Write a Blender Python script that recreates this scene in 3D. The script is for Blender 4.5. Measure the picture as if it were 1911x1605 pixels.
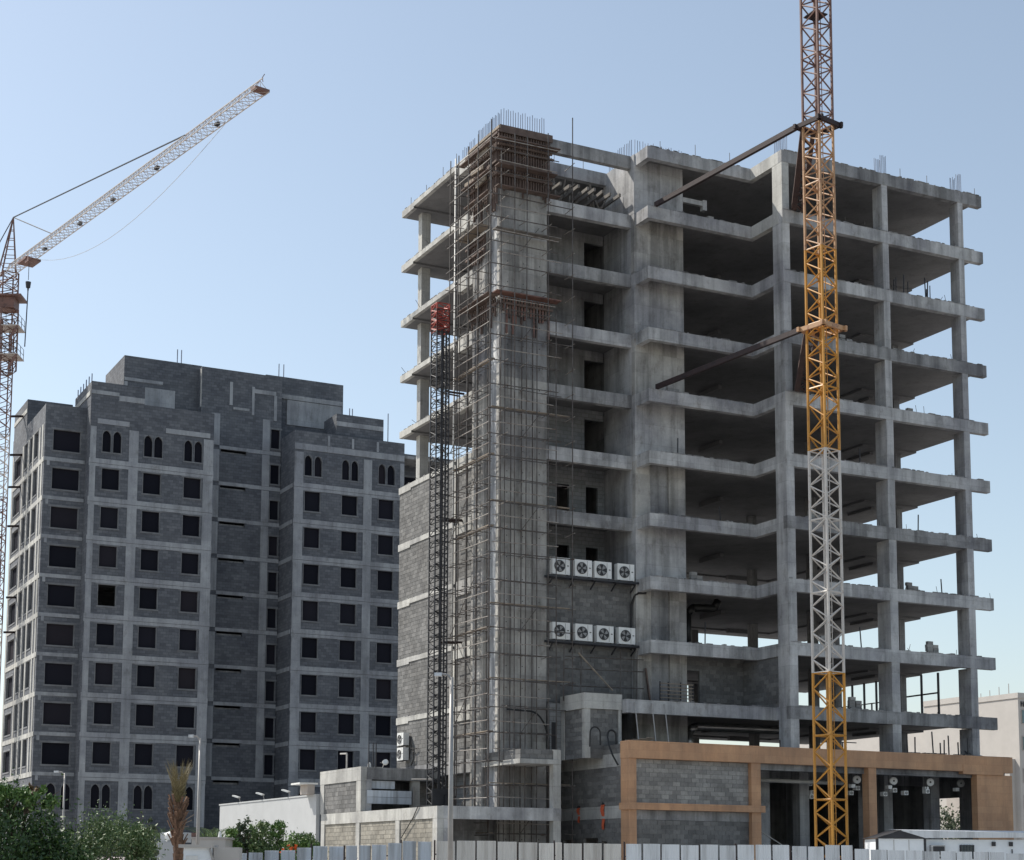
import bpy, math, random
from mathutils import Vector, Matrix
random.seed(7)
R = math.radians
for o in list(bpy.data.objects): bpy.data.objects.remove(o)
sc = bpy.context.scene
C = sc.collection

# ------------------------------------------------------------------ camera
FPX, CX, CY = 3116.78, 879.54, 1248.18          # focal length and optical centre of the photograph, in its pixels
PITCH, ROLL, CAMH = R(6.84742), R(0.36617), 1.6
IMW, IMH = 1911.0, 1605.0
cam = bpy.data.cameras.new('camera'); co = bpy.data.objects.new('camera', cam); C.objects.link(co)
cam.sensor_fit = 'HORIZONTAL'; cam.sensor_width = 36.0; cam.lens = FPX / IMW * 36.0
cam.shift_x = (IMW / 2 - CX) / IMW; cam.shift_y = (CY - IMH / 2) / IMW
cam.clip_start = 0.5; cam.clip_end = 6000
_r, _f, _u = Vector((1, 0, 0)), Vector((0, math.cos(PITCH), math.sin(PITCH))), Vector((0, -math.sin(PITCH), math.cos(PITCH)))
_cr, _sr = math.cos(ROLL), math.sin(ROLL)
RT = _r * _cr + _u * _sr; UP = _u * _cr - _r * _sr
co.matrix_world = Matrix(((RT.x, UP.x, -_f.x, 0), (RT.y, UP.y, -_f.y, 0), (RT.z, UP.z, -_f.z, CAMH), (0, 0, 0, 1)))
sc.camera = co

# site grid: U runs to the right along the fronts of the buildings, V away from the street
PHI = R(64.02804); ANG = math.pi / 2 - PHI
W0 = Vector((19.7539, 102.8017))
U = Vector((math.sin(PHI), math.cos(PHI))); V = Vector((-math.cos(PHI), math.sin(PHI)))

# ------------------------------------------------------------------ light
# direction to the sun on the site grid: from the left, a little from behind the buildings, high
SA, SB, SC_ = 0.40, 0.54, 0.74
ts = Vector((-SA * U.x + SB * V.x, -SA * U.y + SB * V.y, SC_)).normalized()
elev = math.asin(ts.z); azim = math.atan2(ts.x, ts.y)
world = bpy.data.worlds.new('World'); sc.world = world; world.use_nodes = True
nt = world.node_tree; nt.nodes.clear()
sky = nt.nodes.new('ShaderNodeTexSky'); sky.sky_type = 'NISHITA'; sky.sun_disc = False
sky.sun_elevation = elev; sky.sun_rotation = azim
sky.altitude = 0; sky.air_density = 1.15; sky.dust_density = 1.0; sky.ozone_density = 1.0
bg = nt.nodes.new('ShaderNodeBackground'); bg.inputs[1].default_value = 0.146
wo = nt.nodes.new('ShaderNodeOutputWorld')
hs = nt.nodes.new('ShaderNodeHueSaturation'); hs.inputs['Saturation'].default_value = 0.76; hs.inputs['Hue'].default_value = 0.494      # dusty air pales the blue
nt.links.new(sky.outputs[0], hs.inputs['Color']); nt.links.new(hs.outputs[0], bg.inputs[0]); nt.links.new(bg.outputs[0], wo.inputs[0])
sl = bpy.data.lights.new('sun', 'SUN'); sl.energy = 5.0; sl.angle = R(0.53); sl.color = (1.0, 0.95, 0.86)
so = bpy.data.objects.new('sun', sl); C.objects.link(so); so.location = (0, 0, 120)
so.rotation_euler = ts.to_track_quat('Z', 'Y').to_euler()
sc.view_settings.view_transform = 'Standard'; sc.view_settings.look = 'None'
sc.view_settings.exposure = 0.12; sc.view_settings.gamma = 1.0; sc.view_settings.use_curve_mapping = False

# ------------------------------------------------------------------ helpers
def ray(px, py):
    a, b = px - CX, py - CY
    a, b = a * _cr + b * _sr, -a * _sr + b * _cr
    x, z = a / FPX, -b / FPX
    return Vector((x, math.cos(PITCH) - z * math.sin(PITCH), math.sin(PITCH) + z * math.cos(PITCH)))
def at(px, py, d):
    'the point of the world at d metres ahead of the viewpoint that shows at this pixel of the photograph'
    r = ray(px, py); p = r * (d / r.y); p.z += CAMH; return p
def w2l(p):
    q = Vector((p[0], p[1])) - W0
    return Vector((q.dot(U), q.dot(V), p[2]))
def l2w(u, v, z=0.0):
    q = W0 + U * u + V * v
    return Vector((q.x, q.y, z))

MATS = {}
def mat(name, build):
    m = bpy.data.materials.new(name); m.use_nodes = True
    n = m.node_tree; n.nodes.clear()
    b = n.nodes.new('ShaderNodeBsdfPrincipled'); o = n.nodes.new('ShaderNodeOutputMaterial')
    n.links.new(b.outputs[0], o.inputs[0]); build(n, b); MATS[name] = m; return m
def N(n, t, **k):
    x = n.nodes.new(t)
    for a, b in k.items(): setattr(x, a, b)
    return x
def ramp(n, src, stops):
    r = n.nodes.new('ShaderNodeValToRGB'); e = r.color_ramp.elements
    while len(e) < len(stops): e.new(0.5)
    for i, (p, c) in enumerate(stops): e[i].position = p; e[i].color = c if len(c) == 4 else (*c, 1)
    n.links.new(src, r.inputs[0]); return r.outputs[0]
def noise(n, vec, scale, detail=5, rough=0.6, sc3=None):
    if sc3:
        mp = N(n, 'ShaderNodeMapping'); mp.inputs['Scale'].default_value = sc3; n.links.new(vec, mp.inputs[0]); vec = mp.outputs[0]
    x = N(n, 'ShaderNodeTexNoise'); x.inputs['Scale'].default_value = scale; x.inputs['Detail'].default_value = detail; x.inputs['Roughness'].default_value = rough
    n.links.new(vec, x.inputs['Vector']); return x.outputs[0]
def mix(n, a, b, fac, mode='MULTIPLY'):
    x = N(n, 'ShaderNodeMix', data_type='RGBA', blend_type=mode)
    for sock, val in ((x.inputs[0], fac), (x.inputs[6], a), (x.inputs[7], b)):
        if hasattr(val, 'links'): n.links.new(val, sock)
        elif isinstance(val, tuple): sock.default_value = val if len(val) == 4 else (*val, 1)
        else: sock.default_value = val
    return x.outputs[2]
def bump(n, b, h, dist, strength=0.6):
    x = N(n, 'ShaderNodeBump'); x.inputs['Strength'].default_value = strength; x.inputs['Distance'].default_value = dist
    n.links.new(h, x.inputs['Height']); n.links.new(x.outputs[0], b.inputs['Normal'])
def pos(n): return N(n, 'ShaderNodeNewGeometry').outputs['Position']
def objc(n): return N(n, 'ShaderNodeTexCoord').outputs['Object']
def gridvec(n):
    'object coordinates folded so that x runs along a wall of either direction and y runs up'
    s = N(n, 'ShaderNodeSeparateXYZ'); n.links.new(objc(n), s.inputs[0])
    a = N(n, 'ShaderNodeMath'); n.links.new(s.outputs[0], a.inputs[0]); n.links.new(s.outputs[1], a.inputs[1])
    c = N(n, 'ShaderNodeCombineXYZ'); n.links.new(a.outputs[0], c.inputs[0]); n.links.new(s.outputs[2], c.inputs[1])
    return c.outputs[0]

def concrete(c0, c1, panel=0.16, streak=0.5, stain=0.45, pw=1.25, ph=1.3):
    def f(n, b):
        p = pos(n)
        base = ramp(n, noise(n, p, 0.55, 8, 0.65), [(0.3, c0), (0.7, c1)])
        st = ramp(n, noise(n, p, 0.9, 6, 0.6, (1.6, 1.6, 0.12)), [(0.36, (1 - streak,) * 3), (0.56, (1, 1, 1))])
        col = mix(n, base, st, 0.75)
        sp = ramp(n, noise(n, p, 0.23, 7, 0.62), [(0.37, (1 - stain, 1 - stain, 1 - stain * 0.9)), (0.55, (1.0, 1.0, 1.0))])
        col = mix(n, col, sp, 0.85)
        dr = ramp(n, noise(n, p, 1.7, 8, 0.72, (1, 1, 0.55)), [(0.30, (0.62, 0.60, 0.57)), (0.47, (1, 1, 1)), (0.66, (1, 1, 1)), (0.76, (1.16, 1.16, 1.15))])
        col = mix(n, col, dr, 0.45 + stain)
        br = N(n, 'ShaderNodeTexBrick'); br.offset = 0.0
        br.inputs['Color1'].default_value = (1, 1, 1, 1); br.inputs['Color2'].default_value = (1 - panel,) * 3 + (1,)
        br.inputs['Mortar'].default_value = (0.62, 0.62, 0.62, 1); br.inputs['Scale'].default_value = 1
        br.inputs['Brick Width'].default_value = pw; br.inputs['Row Height'].default_value = ph; br.inputs['Mortar Size'].default_value = 0.012; br.inputs['Mortar Smooth'].default_value = 0.3
        n.links.new(gridvec(n), br.inputs['Vector'])
        col = mix(n, col, br.outputs[0], 0.8)
        gr = ramp(n, noise(n, p, 9, 4, 0.7), [(0.2, (0.82, 0.82, 0.82)), (0.75, (1.06, 1.06, 1.06))])
        col = mix(n, col, gr, 0.8)
        n.links.new(col, b.inputs['Base Color']); b.inputs['Roughness'].default_value = 0.92
        bump(n, b, noise(n, p, 5, 6, 0.6), 0.03, 0.45)
    return f
mat('concrete', concrete((0.455, 0.452, 0.45), (0.625, 0.62, 0.615), 0.24, 0.5, 0.42))
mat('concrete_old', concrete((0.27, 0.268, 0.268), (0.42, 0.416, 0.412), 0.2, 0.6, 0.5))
mat('concrete_core', concrete((0.40, 0.385, 0.36), (0.61, 0.59, 0.555), 0.4, 0.6, 0.45, 1.1, 1.33))
mat('concrete_pale', concrete((0.46, 0.45, 0.42), (0.62, 0.61, 0.57), 0.1, 0.35, 0.3))
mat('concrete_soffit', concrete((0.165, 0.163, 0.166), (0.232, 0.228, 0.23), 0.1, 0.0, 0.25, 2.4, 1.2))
mat('concrete_far', concrete((0.33, 0.342, 0.362), (0.45, 0.463, 0.482), 0.12, 0.3, 0.3, 2.2, 3.5))
mat('painted_sun_streaks', lambda n, b: (  # shade and streaks of sun through the scaffold, put into the colour
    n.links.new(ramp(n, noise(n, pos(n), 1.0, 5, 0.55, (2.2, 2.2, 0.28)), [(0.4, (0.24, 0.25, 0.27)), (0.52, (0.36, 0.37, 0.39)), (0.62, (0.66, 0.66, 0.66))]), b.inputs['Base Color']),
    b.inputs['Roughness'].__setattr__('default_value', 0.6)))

def blocks(c0, c1, mortar, bw=0.53, bh=0.265, tint=True):
    'block-work too far away to tell the blocks apart'
    def f(n, b):
        p = pos(n); br = N(n, 'ShaderNodeTexBrick'); br.offset = 0.5
        br.inputs['Color1'].default_value = (*c0, 1); br.inputs['Color2'].default_value = (*c1, 1); br.inputs['Mortar'].default_value = (*mortar, 1)
        br.inputs['Scale'].default_value = 1; br.inputs['Brick Width'].default_value = bw; br.inputs['Row Height'].default_value = bh; br.inputs['Mortar Size'].default_value = 0.016
        n.links.new(gridvec(n), br.inputs['Vector'])
        big = ramp(n, noise(n, p, 0.35, 7, 0.62), [(0.35, (0.72, 0.73, 0.76)), (0.65, (1.08, 1.07, 1.05))])
        fine = ramp(n, noise(n, p, 4.0, 5, 0.7), [(0.25, (0.78, 0.78, 0.78)), (0.75, (1.12, 1.12, 1.12))])
        col = mix(n, mix(n, br.outputs[0], big, 0.9), fine, 0.8)
        n.links.new(col, b.inputs['Base Color']); b.inputs['Roughness'].default_value = 0.95
        bump(n, b, br.outputs['Fac'], -0.012, 0.5)
    return f
mat('block_far', blocks((0.11, 0.117, 0.133), (0.172, 0.181, 0.20), (0.10, 0.104, 0.115)))
mat('block_inner', blocks((0.22, 0.23, 0.235), (0.30, 0.305, 0.31), (0.17, 0.17, 0.17)))
def block_unit(c0, c1, c2, island):
    def f(n, b):
        p = pos(n)
        r = N(n, 'ShaderNodeNewGeometry').outputs['Random Per Island'] if island else N(n, 'ShaderNodeObjectInfo').outputs['Random']
        base = ramp(n, r, [(0.0, c0), (0.5, c1), (1.0, c2)])
        fine = ramp(n, noise(n, p, 6.0, 5, 0.7), [(0.2, (0.7, 0.7, 0.7)), (0.75, (1.12, 1.12, 1.12))])
        big = ramp(n, noise(n, p, 0.5, 6, 0.6), [(0.36, (0.74, 0.73, 0.72)), (0.62, (1.05, 1.05, 1.05))])
        n.links.new(mix(n, mix(n, base, fine, 0.9), big, 0.9), b.inputs['Base Color']); b.inputs['Roughness'].default_value = 0.95
        bump(n, b, noise(n, p, 14, 5, 0.7), 0.02, 0.5)
    return f
mat('block', block_unit((0.135, 0.134, 0.133), (0.175, 0.173, 0.17), (0.23, 0.226, 0.22), True))
mat('block_warm', block_unit((0.24, 0.225, 0.195), (0.30, 0.28, 0.24), (0.36, 0.335, 0.285), True))
mat('block_single', block_unit((0.24, 0.232, 0.222), (0.31, 0.30, 0.285), (0.39, 0.375, 0.35), False))
mat('mortar', lambda n, b: (n.links.new(ramp(n, noise(n, pos(n), 3, 5, 0.6), [(0.3, (0.13, 0.125, 0.12)), (0.7, (0.22, 0.215, 0.205))]), b.inputs['Base Color']), b.inputs['Roughness'].__setattr__('default_value', 0.95)))

def plain(col, rough=0.6, metal=0.0, var=0.12, scale=2.0, bmp=0.0):
    def f(n, b):
        p = pos(n)
        lo = tuple(c * (1 - var) for c in col); hi = tuple(min(1, c * (1 + var)) for c in col)
        n.links.new(ramp(n, noise(n, p, scale, 5, 0.65), [(0.3, lo), (0.7, hi)]), b.inputs['Base Color'])
        b.inputs['Roughness'].default_value = rough; b.inputs['Metallic'].default_value = metal
        if bmp: bump(n, b, noise(n, p, scale * 6, 4, 0.6), bmp, 0.5)
    return f
def painted(col, rust, amount, rough=0.5):
    def f(n, b):
        p = pos(n)
        k = ramp(n, noise(n, p, 2.2, 8, 0.7), [(amount - 0.06, (0, 0, 0)), (amount + 0.06, (1, 1, 1))])
        g = ramp(n, noise(n, p, 0.7, 5, 0.6), [(0.3, tuple(c * 0.8 for c in col)), (0.7, col)])
        n.links.new(mix(n, rust, g, k, 'MIX'), b.inputs['Base Color']); b.inputs['Roughness'].default_value = rough
    return f
def orange(n, b):
    p = pos(n); br = N(n, 'ShaderNodeTexBrick'); br.offset = 0.5
    br.inputs['Color1'].default_value = (0.62, 0.36, 0.205, 1); br.inputs['Color2'].default_value = (0.57, 0.32, 0.18, 1); br.inputs['Mortar'].default_value = (0.46, 0.25, 0.14, 1)
    br.inputs['Scale'].default_value = 1; br.inputs['Brick Width'].default_value = 0.9; br.inputs['Row Height'].default_value = 0.45; br.inputs['Mortar Size'].default_value = 0.006
    n.links.new(gridvec(n), br.inputs['Vector'])
    d = mix(n, ramp(n, noise(n, p, 0.35, 6, 0.6), [(0.35, (0.74, 0.75, 0.78)), (0.65, (1.05, 1.03, 1.0))]), ramp(n, noise(n, p, 1.1, 7, 0.65, (1.5, 1.5, .2)), [(0.36, (0.78, 0.78, 0.80)), (0.55, (1, 1, 1))]), 0.8)
    n.links.new(mix(n, mix(n, br.outputs[0], d, 0.9), ramp(n, noise(n, p, 7, 4, 0.6), [(0.2, (0.9, 0.9, 0.9)), (0.8, (1.05, 1.05, 1.05))]), 0.8), b.inputs['Base Color'])
    b.inputs['Roughness'].default_value = 0.8
mat('orange_stone', orange)
mat('timber', plain((0.125, 0.088, 0.074), 0.85, 0, 0.4, 1.6, 0.01))
mat('plywood', plain((0.115, 0.077, 0.064), 0.8, 0, 0.35, 0.8))
mat('timber_grey', plain((0.17, 0.155, 0.14), 0.85, 0, 0.35, 1.5))
mat('timber_pale', plain((0.25, 0.205, 0.16), 0.85, 0, 0.35, 1.5))
mat('rust_steel', painted((0.036, 0.021, 0.022), (0.02, 0.014, 0.016), 0.45, 0.75))
mat('scaffold_steel', painted((0.11, 0.10, 0.095), (0.06, 0.045, 0.038), 0.5, 0.6))
mat('scaffold_pale', painted((0.34, 0.31, 0.28), (0.16, 0.12, 0.10), 0.45, 0.55))
mat('rebar', plain((0.16, 0.18, 0.24), 0.6, 0.3, 0.3, 0.8))
mat('painted_room_dark', lambda n, b: (n.links.new(ramp(n, N(n, 'ShaderNodeObjectInfo').outputs['Random'], [(0, (0.012, 0.013, 0.019)), (0.8, (0.022, 0.022, 0.030)), (1, (0.034, 0.030, 0.036))]), b.inputs['Base Color']), b.inputs['Roughness'].__setattr__('default_value', 1.0)))  # near-black of the unlit rooms, put into the colour
MATS['painted_room_dark'].node_tree.nodes['Principled BSDF'].inputs['Specular IOR Level'].default_value = 0.05
mat('lining', plain((0.17, 0.175, 0.185), 0.9, 0, 0.3, 0.8))
mat('rust_brown', painted((0.085, 0.046, 0.038), (0.045, 0.027, 0.025), 0.45, 0.75))
mat('dark_steel', plain((0.035, 0.035, 0.04), 0.55, 0.2, 0.3))
mat('crane_yellow', painted((0.56, 0.26, 0.035), (0.33, 0.13, 0.03), 0.36, 0.45))
mat('crane_peach', painted((0.50, 0.29, 0.15), (0.24, 0.10, 0.06), 0.4, 0.55))
mat('crane_white', painted((0.60, 0.56, 0.52), (0.36, 0.26, 0.20), 0.36, 0.5))
mat('crane_rust', painted((0.22, 0.115, 0.09), (0.12, 0.065, 0.055), 0.45, 0.6))
mat('crane_pale', painted((0.62, 0.56, 0.51), (0.36, 0.26, 0.22), 0.43, 0.55))
mat('red_paint', painted((0.42, 0.06, 0.04), (0.20, 0.05, 0.04), 0.4, 0.5))
mat('ac_white', plain((0.72, 0.72, 0.70), 0.45, 0, 0.06))
mat('disc_white', plain((0.86, 0.86, 0.85), 0.4, 0, 0.03))
mat('ac_dark', plain((0.03, 0.03, 0.033), 0.6))
mat('ac_blade', plain((0.30, 0.30, 0.30), 0.5))
mat('ac_tag', plain((0.80, 0.80, 0.80), 0.5))
mat('white_paint', plain((0.44, 0.447, 0.452), 0.7, 0, 0.06, 0.8))
mat('cabin_white', plain((0.76, 0.79, 0.82), 0.6, 0, 0.08, 0.9))
mat('cream', plain((0.47, 0.44, 0.41), 0.85, 0, 0.06, 0.6))
mat('cream_dark', plain((0.42, 0.375, 0.34), 0.85, 0, 0.08, 0.6))
mat('glass', plain((0.05, 0.07, 0.08), 0.12, 0, 0.2))
mat('glass_teal', plain((0.10, 0.16, 0.17), 0.15, 0, 0.2))
mat('car_pink', plain((0.62, 0.50, 0.48), 0.35, 0, 0.04))
mat('pvc_white', plain((0.46, 0.45, 0.43), 0.5))
mat('black_hose', plain((0.012, 0.012, 0.013), 0.5))
mat('duct', plain((0.34, 0.34, 0.35), 0.35, 0.8, 0.2))
mat('lamp_pole', plain((0.37, 0.35, 0.33), 0.5, 0.2, 0.12))
mat('orange_red', plain((0.62, 0.12, 0.05), 0.6))
def sheet(col, dirt):
    def f(n, b):
        p = pos(n)
        st = ramp(n, noise(n, p, 1.2, 6, 0.6, (2.5, 2.5, 0.2)), [(0.36, dirt), (0.55, col)])
        rd = N(n, 'ShaderNodeObjectInfo').outputs['Random']
        n.links.new(mix(n, st, ramp(n, rd, [(0, (0.84, 0.84, 0.84)), (1, (1.06, 1.06, 1.06))]), 1.0), b.inputs['Base Color'])
        b.inputs['Roughness'].default_value = 0.55; b.inputs['Metallic'].default_value = 0.0
    return f
mat('sheet_grey', sheet((0.62, 0.66, 0.71), (0.42, 0.44, 0.46)))
mat('sheet_beige', sheet((0.66, 0.63, 0.585), (0.48, 0.45, 0.41)))
mat('sheet_pale', sheet((0.70, 0.72, 0.74), (0.50, 0.51, 0.52)))
mat('ground_sand', plain((0.37, 0.35, 0.325), 0.95, 0, 0.2, 0.3, 0.02))
mat('asphalt', plain((0.055, 0.055, 0.057), 0.9, 0, 0.25, 1.2))
mat('kerb_stone', plain((0.38, 0.37, 0.35), 0.9))
def leafm(c0, c1, c2):
    def f(n, b):
        r = N(n, 'ShaderNodeNewGeometry').outputs['Random Per Island']
        n.links.new(ramp(n, r, [(0, c0), (0.6, c1), (1, c2)]), b.inputs['Base Color'])
        b.inputs['Roughness'].default_value = 0.55
        try: b.inputs['Transmission Weight'].default_value = 0.0
        except Exception: pass
    return f
mat('leaf_dark', leafm((0.022, 0.05, 0.014), (0.045, 0.095, 0.022), (0.10, 0.17, 0.03)))
mat('leaf_green', leafm((0.055, 0.10, 0.028), (0.105, 0.165, 0.055), (0.22, 0.26, 0.11)))
mat('leaf_shrub', leafm((0.05, 0.115, 0.024), (0.105, 0.19, 0.04), (0.18, 0.27, 0.065)))
mat('leaf_olive', leafm((0.05, 0.075, 0.04), (0.085, 0.11, 0.055), (0.14, 0.16, 0.08)))
mat('leaf_bronze', leafm((0.12, 0.07, 0.035), (0.16, 0.10, 0.045), (0.20, 0.13, 0.05)))
mat('frond', leafm((0.11, 0.085, 0.035), (0.19, 0.15, 0.065), (0.30, 0.25, 0.13)))
mat('palm_trunk', plain((0.17, 0.10, 0.065), 0.95, 0, 0.45, 5, 0.05))
mat('bark', plain((0.12, 0.085, 0.06), 0.95, 0, 0.35, 5, 0.02))
mat('flower', leafm((0.75, 0.13, 0.03), (0.85, 0.17, 0.04), (0.9, 0.25, 0.06)))

ORG = {}
def tag(o, label, cat, group=None):
    o['label'] = label; o['category'] = cat
    if group: o['group'] = group
    return o
def thing(name, label, cat, u=0.0, v=0.0, z=0.0, group=None, rot=None, world=None):
    'an Empty at the foot of a thing; its parts are given in site-grid coordinates (or, with world=, in its own metres)'
    o = bpy.data.objects.new(name, None); o.empty_display_size = 0.5; C.objects.link(o)
    if world is not None:
        o.location = world; o.rotation_euler = (0, 0, rot or 0.0); ORG[o] = Vector((0, 0, 0))
    else:
        o.location = l2w(u, v, z); o.rotation_euler = (0, 0, ANG); ORG[o] = Vector((u, v, z))
    tag(o, label, cat, group); return o
def place(o, parent):
    C.objects.link(o)
    if parent is not None: o.parent = parent
    return o
class MB:
    def __init__(s): s.v = []; s.f = []
    def box(s, x0, x1, y0, y1, z0, z1):
        i = len(s.v)
        s.v += [(x0, y0, z0), (x1, y0, z0), (x1, y1, z0), (x0, y1, z0), (x0, y0, z1), (x1, y0, z1), (x1, y1, z1), (x0, y1, z1)]
        s.f += [(i, i + 3, i + 2, i + 1), (i + 4, i + 5, i + 6, i + 7), (i, i + 1, i + 5, i + 4), (i + 1, i + 2, i + 6, i + 5), (i + 2, i + 3, i + 7, i + 6), (i + 3, i, i + 4, i + 7)]
        return s
    def quad(s, *p):
        i = len(s.v); s.v += [tuple(q) for q in p]; s.f.append(tuple(range(i, i + len(p)))); return s
    def prism(s, poly, z0, z1):
        n = len(poly); i = len(s.v)
        s.v += [(x, y, z0) for x, y in poly] + [(x, y, z1) for x, y in poly]
        s.f.append(tuple(range(i + n - 1, i - 1, -1))); s.f.append(tuple(range(i + n, i + 2 * n)))
        for k in range(n):
            j = (k + 1) % n; s.f.append((i + k, i + j, i + n + j, i + n + k))
        return s
    def tube(s, p0, p1, r0, r1=None, n=6, cap=True):
        r1 = r0 if r1 is None else r1
        p0, p1 = Vector(p0), Vector(p1); d = (p1 - p0)
        if d.length < 1e-6: return s
        d.normalize(); a = d.orthogonal().normalized(); b = d.cross(a); i = len(s.v)
        for p, r in ((p0, r0), (p1, r1)):
            for k in range(n):
                t = 2 * math.pi * k / n; s.v.append(tuple(p + a * (r * math.cos(t)) + b * (r * math.sin(t))))
        for k in range(n):
            j = (k + 1) % n; s.f.append((i + k, i + j, i + n + j, i + n + k))
        if cap: s.f.append(tuple(range(i + n - 1, i - 1, -1))); s.f.append(tuple(range(i + n, i + 2 * n)))
        return s
    def beam(s, p0, p1, w, h):
        'a rectangular bar from p0 to p1, w wide and h deep'
        p0, p1 = Vector(p0), Vector(p1); d = (p1 - p0).normalized()
        side = d.cross(Vector((0, 0, 1)))
        side = side.normalized() if side.length > 1e-4 else Vector((1, 0, 0))
        up = side.cross(d).normalized(); i = len(s.v)
        for p in (p0, p1):
            for a, b in ((-1, -1), (1, -1), (1, 1), (-1, 1)): s.v.append(tuple(p + side * (a * w / 2) + up * (b * h / 2)))
        s.f += [(i, i + 1, i + 2, i + 3), (i + 7, i + 6, i + 5, i + 4), (i, i + 4, i + 5, i + 1), (i + 1, i + 5, i + 6, i + 2), (i + 2, i + 6, i + 7, i + 3), (i + 3, i + 7, i + 4, i)]
        return s
    def path(s, pts, r, n=8):
        for a, b in zip(pts[:-1], pts[1:]): s.tube(a, b, r, r, n)
        return s
    def mesh(s, name, m, org=None, smooth=False):
        me = bpy.data.meshes.new(name)
        vs = s.v if org is None else [(x - org.x, y - org.y, z - org.z) for x, y, z in s.v]
        me.from_pydata(vs, [], s.f); me.materials.append(MATS[m]); me.update()
        if smooth: me.polygons.foreach_set('use_smooth', [True] * len(me.polygons))
        return me
    def build(s, name, m, parent=None, top=None, smooth=False, kind=None):
        'one mesh object; parent may be a thing or one of its parts'
        r = top if top is not None else parent
        o = bpy.data.objects.new(name, s.mesh(name, m, ORG.get(r), smooth)); place(o, parent)
        if kind: o['kind'] = kind
        return o
def part(parent, name, m, *boxes, top=None):
    b = MB()
    for q in boxes: b.box(*q)
    return b.build(name, m, parent, top)
_tubes = {}
def unit_tube(m, n=6):
    if (m, n) not in _tubes: _tubes[(m, n)] = MB().tube((0, 0, 0), (0, 0, 1), 1, 1, n).mesh('tube_' + m, m)
    return _tubes[(m, n)]
def rod(name, m, parent, p0, p1, r, top=None, n=6):
    'a straight round bar that shares its mesh with all others of its kind'
    p0, p1 = Vector(p0), Vector(p1); d = p1 - p0
    o = bpy.data.objects.new(name, unit_tube(m, n)); place(o, parent)
    og = ORG.get(top if top is not None else parent, Vector((0, 0, 0)))
    q = d.to_track_quat('Z', 'Y')
    o.matrix_local = Matrix.Translation(p0 - og) @ q.to_matrix().to_4x4() @ Matrix.Diagonal((r, r, d.length, 1))
    return o
_boxes = {}
def plank(name, m, parent, x0, x1, y0, y1, z0, z1, top=None):
    'a box that shares its mesh with all others of its kind'
    if m not in _boxes: _boxes[m] = MB().box(0, 1, 0, 1, 0, 1).mesh('board_' + m, m)
    o = bpy.data.objects.new(name, _boxes[m]); place(o, parent)
    og = ORG.get(top if top is not None else parent, Vector((0, 0, 0)))
    o.matrix_local = Matrix.Translation(Vector((x0, y0, z0)) - og) @ Matrix.Diagonal((x1 - x0, y1 - y0, z1 - z0, 1))
    return o
def structure(name, mb, m):
    o = mb.build(name, m); o['kind'] = 'structure'; return o

def block_panel(parent, axis, c, a0, a1, z0, z1, face=-1, m='block', holes=(), single=None, bw=0.53, bh=0.265, depth=0.18, top=None, rnd=None):
    '''block-work with real joints. axis 'u': the wall lies in the plane v = c and runs along u; axis 'v': plane u = c.
    face is the side that is seen. single = how many blocks become parts of their own; the others are joined.'''
    rnd = rnd or random
    back = MB(); g = 0.018
    def bx(mb, p, q, s0, s1, d0, d1):
        lo, hi = sorted((c + face * d0, c + face * d1))
        if axis == 'u': mb.box(p, q, lo, hi, s0, s1)
        else: mb.box(lo, hi, p, q, s0, s1)
    edges = sorted({a0, a1, *[h[0] for h in holes], *[h[1] for h in holes]})
    zed = sorted({z0, z1, *[h[2] for h in holes], *[h[3] for h in holes]})
    for i in range(len(edges) - 1):
        for j in range(len(zed) - 1):
            mx, mz = (edges[i] + edges[i + 1]) / 2, (zed[j] + zed[j + 1]) / 2
            if any(h[0] < mx < h[1] and h[2] < mz < h[3] for h in holes): continue
            bx(back, edges[i], edges[i + 1], zed[j], zed[j + 1], -depth, 0.0)
    back.build('mortar_backing', 'mortar', parent, top)
    joined = MB(); n = 0; row = 0; z = z0; rects = []
    rows = max(1, round((z1 - z0) / bh)); h = (z1 - z0) / rows
    for row in range(rows):
        z = z0 + row * h; x = a0 - (bw / 2 if row % 2 else 0)
        while x < a1 - 0.02:
            p, q = max(a0, x) + g / 2, min(a1, x + bw) - g / 2; x += bw
            if q - p < 0.06: continue
            ok = True
            for hh in holes:
                if p < hh[1] and q > hh[0] and z + h - g > hh[2] and z < hh[3]:
                    if p < hh[0] - 0.08 and q <= hh[1]: q = hh[0]
                    elif q > hh[1] + 0.08 and p >= hh[0]: p = hh[1]
                    else: ok = False
            if ok and q - p > 0.06: rects.append((p, q, z + g / 2, z + h - g / 2))
    for p, q, s0, s1 in rects:
        d = 0.012 + rnd.uniform(0, 0.014)
        if single and n < single[0]:
            lo, hi = sorted((c + face * 0.001, c + face * d))
            if axis == 'u': plank('block', 'block_single', parent, p, q, lo, hi, s0, s1, top)
            else: plank('block', 'block_single', parent, lo, hi, p, q, s0, s1, top)
            n += 1
        else: bx(joined, p, q, s0, s1, 0.001, d)
    if joined.f: joined.build('blocks', m, parent, top, kind='stuff')
    if single: single[0] -= n

# ------------------------------------------------------------------ ground and street
g = MB().quad((-2500, -300, 0), (2500, -300, 0), (2500, 4000, 0), (-2500, 4000, 0)); structure('ground', g, 'ground_sand')
g = MB().quad((-400, 30, 0.004), (400, 30, 0.004), (400, 56, 0.004), (-400, 56, 0.004)); structure('road', g, 'asphalt')
g = MB().box(-400, 400, 56, 56.25, 0, 0.13); structure('kerb', g, 'kerb_stone')

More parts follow.
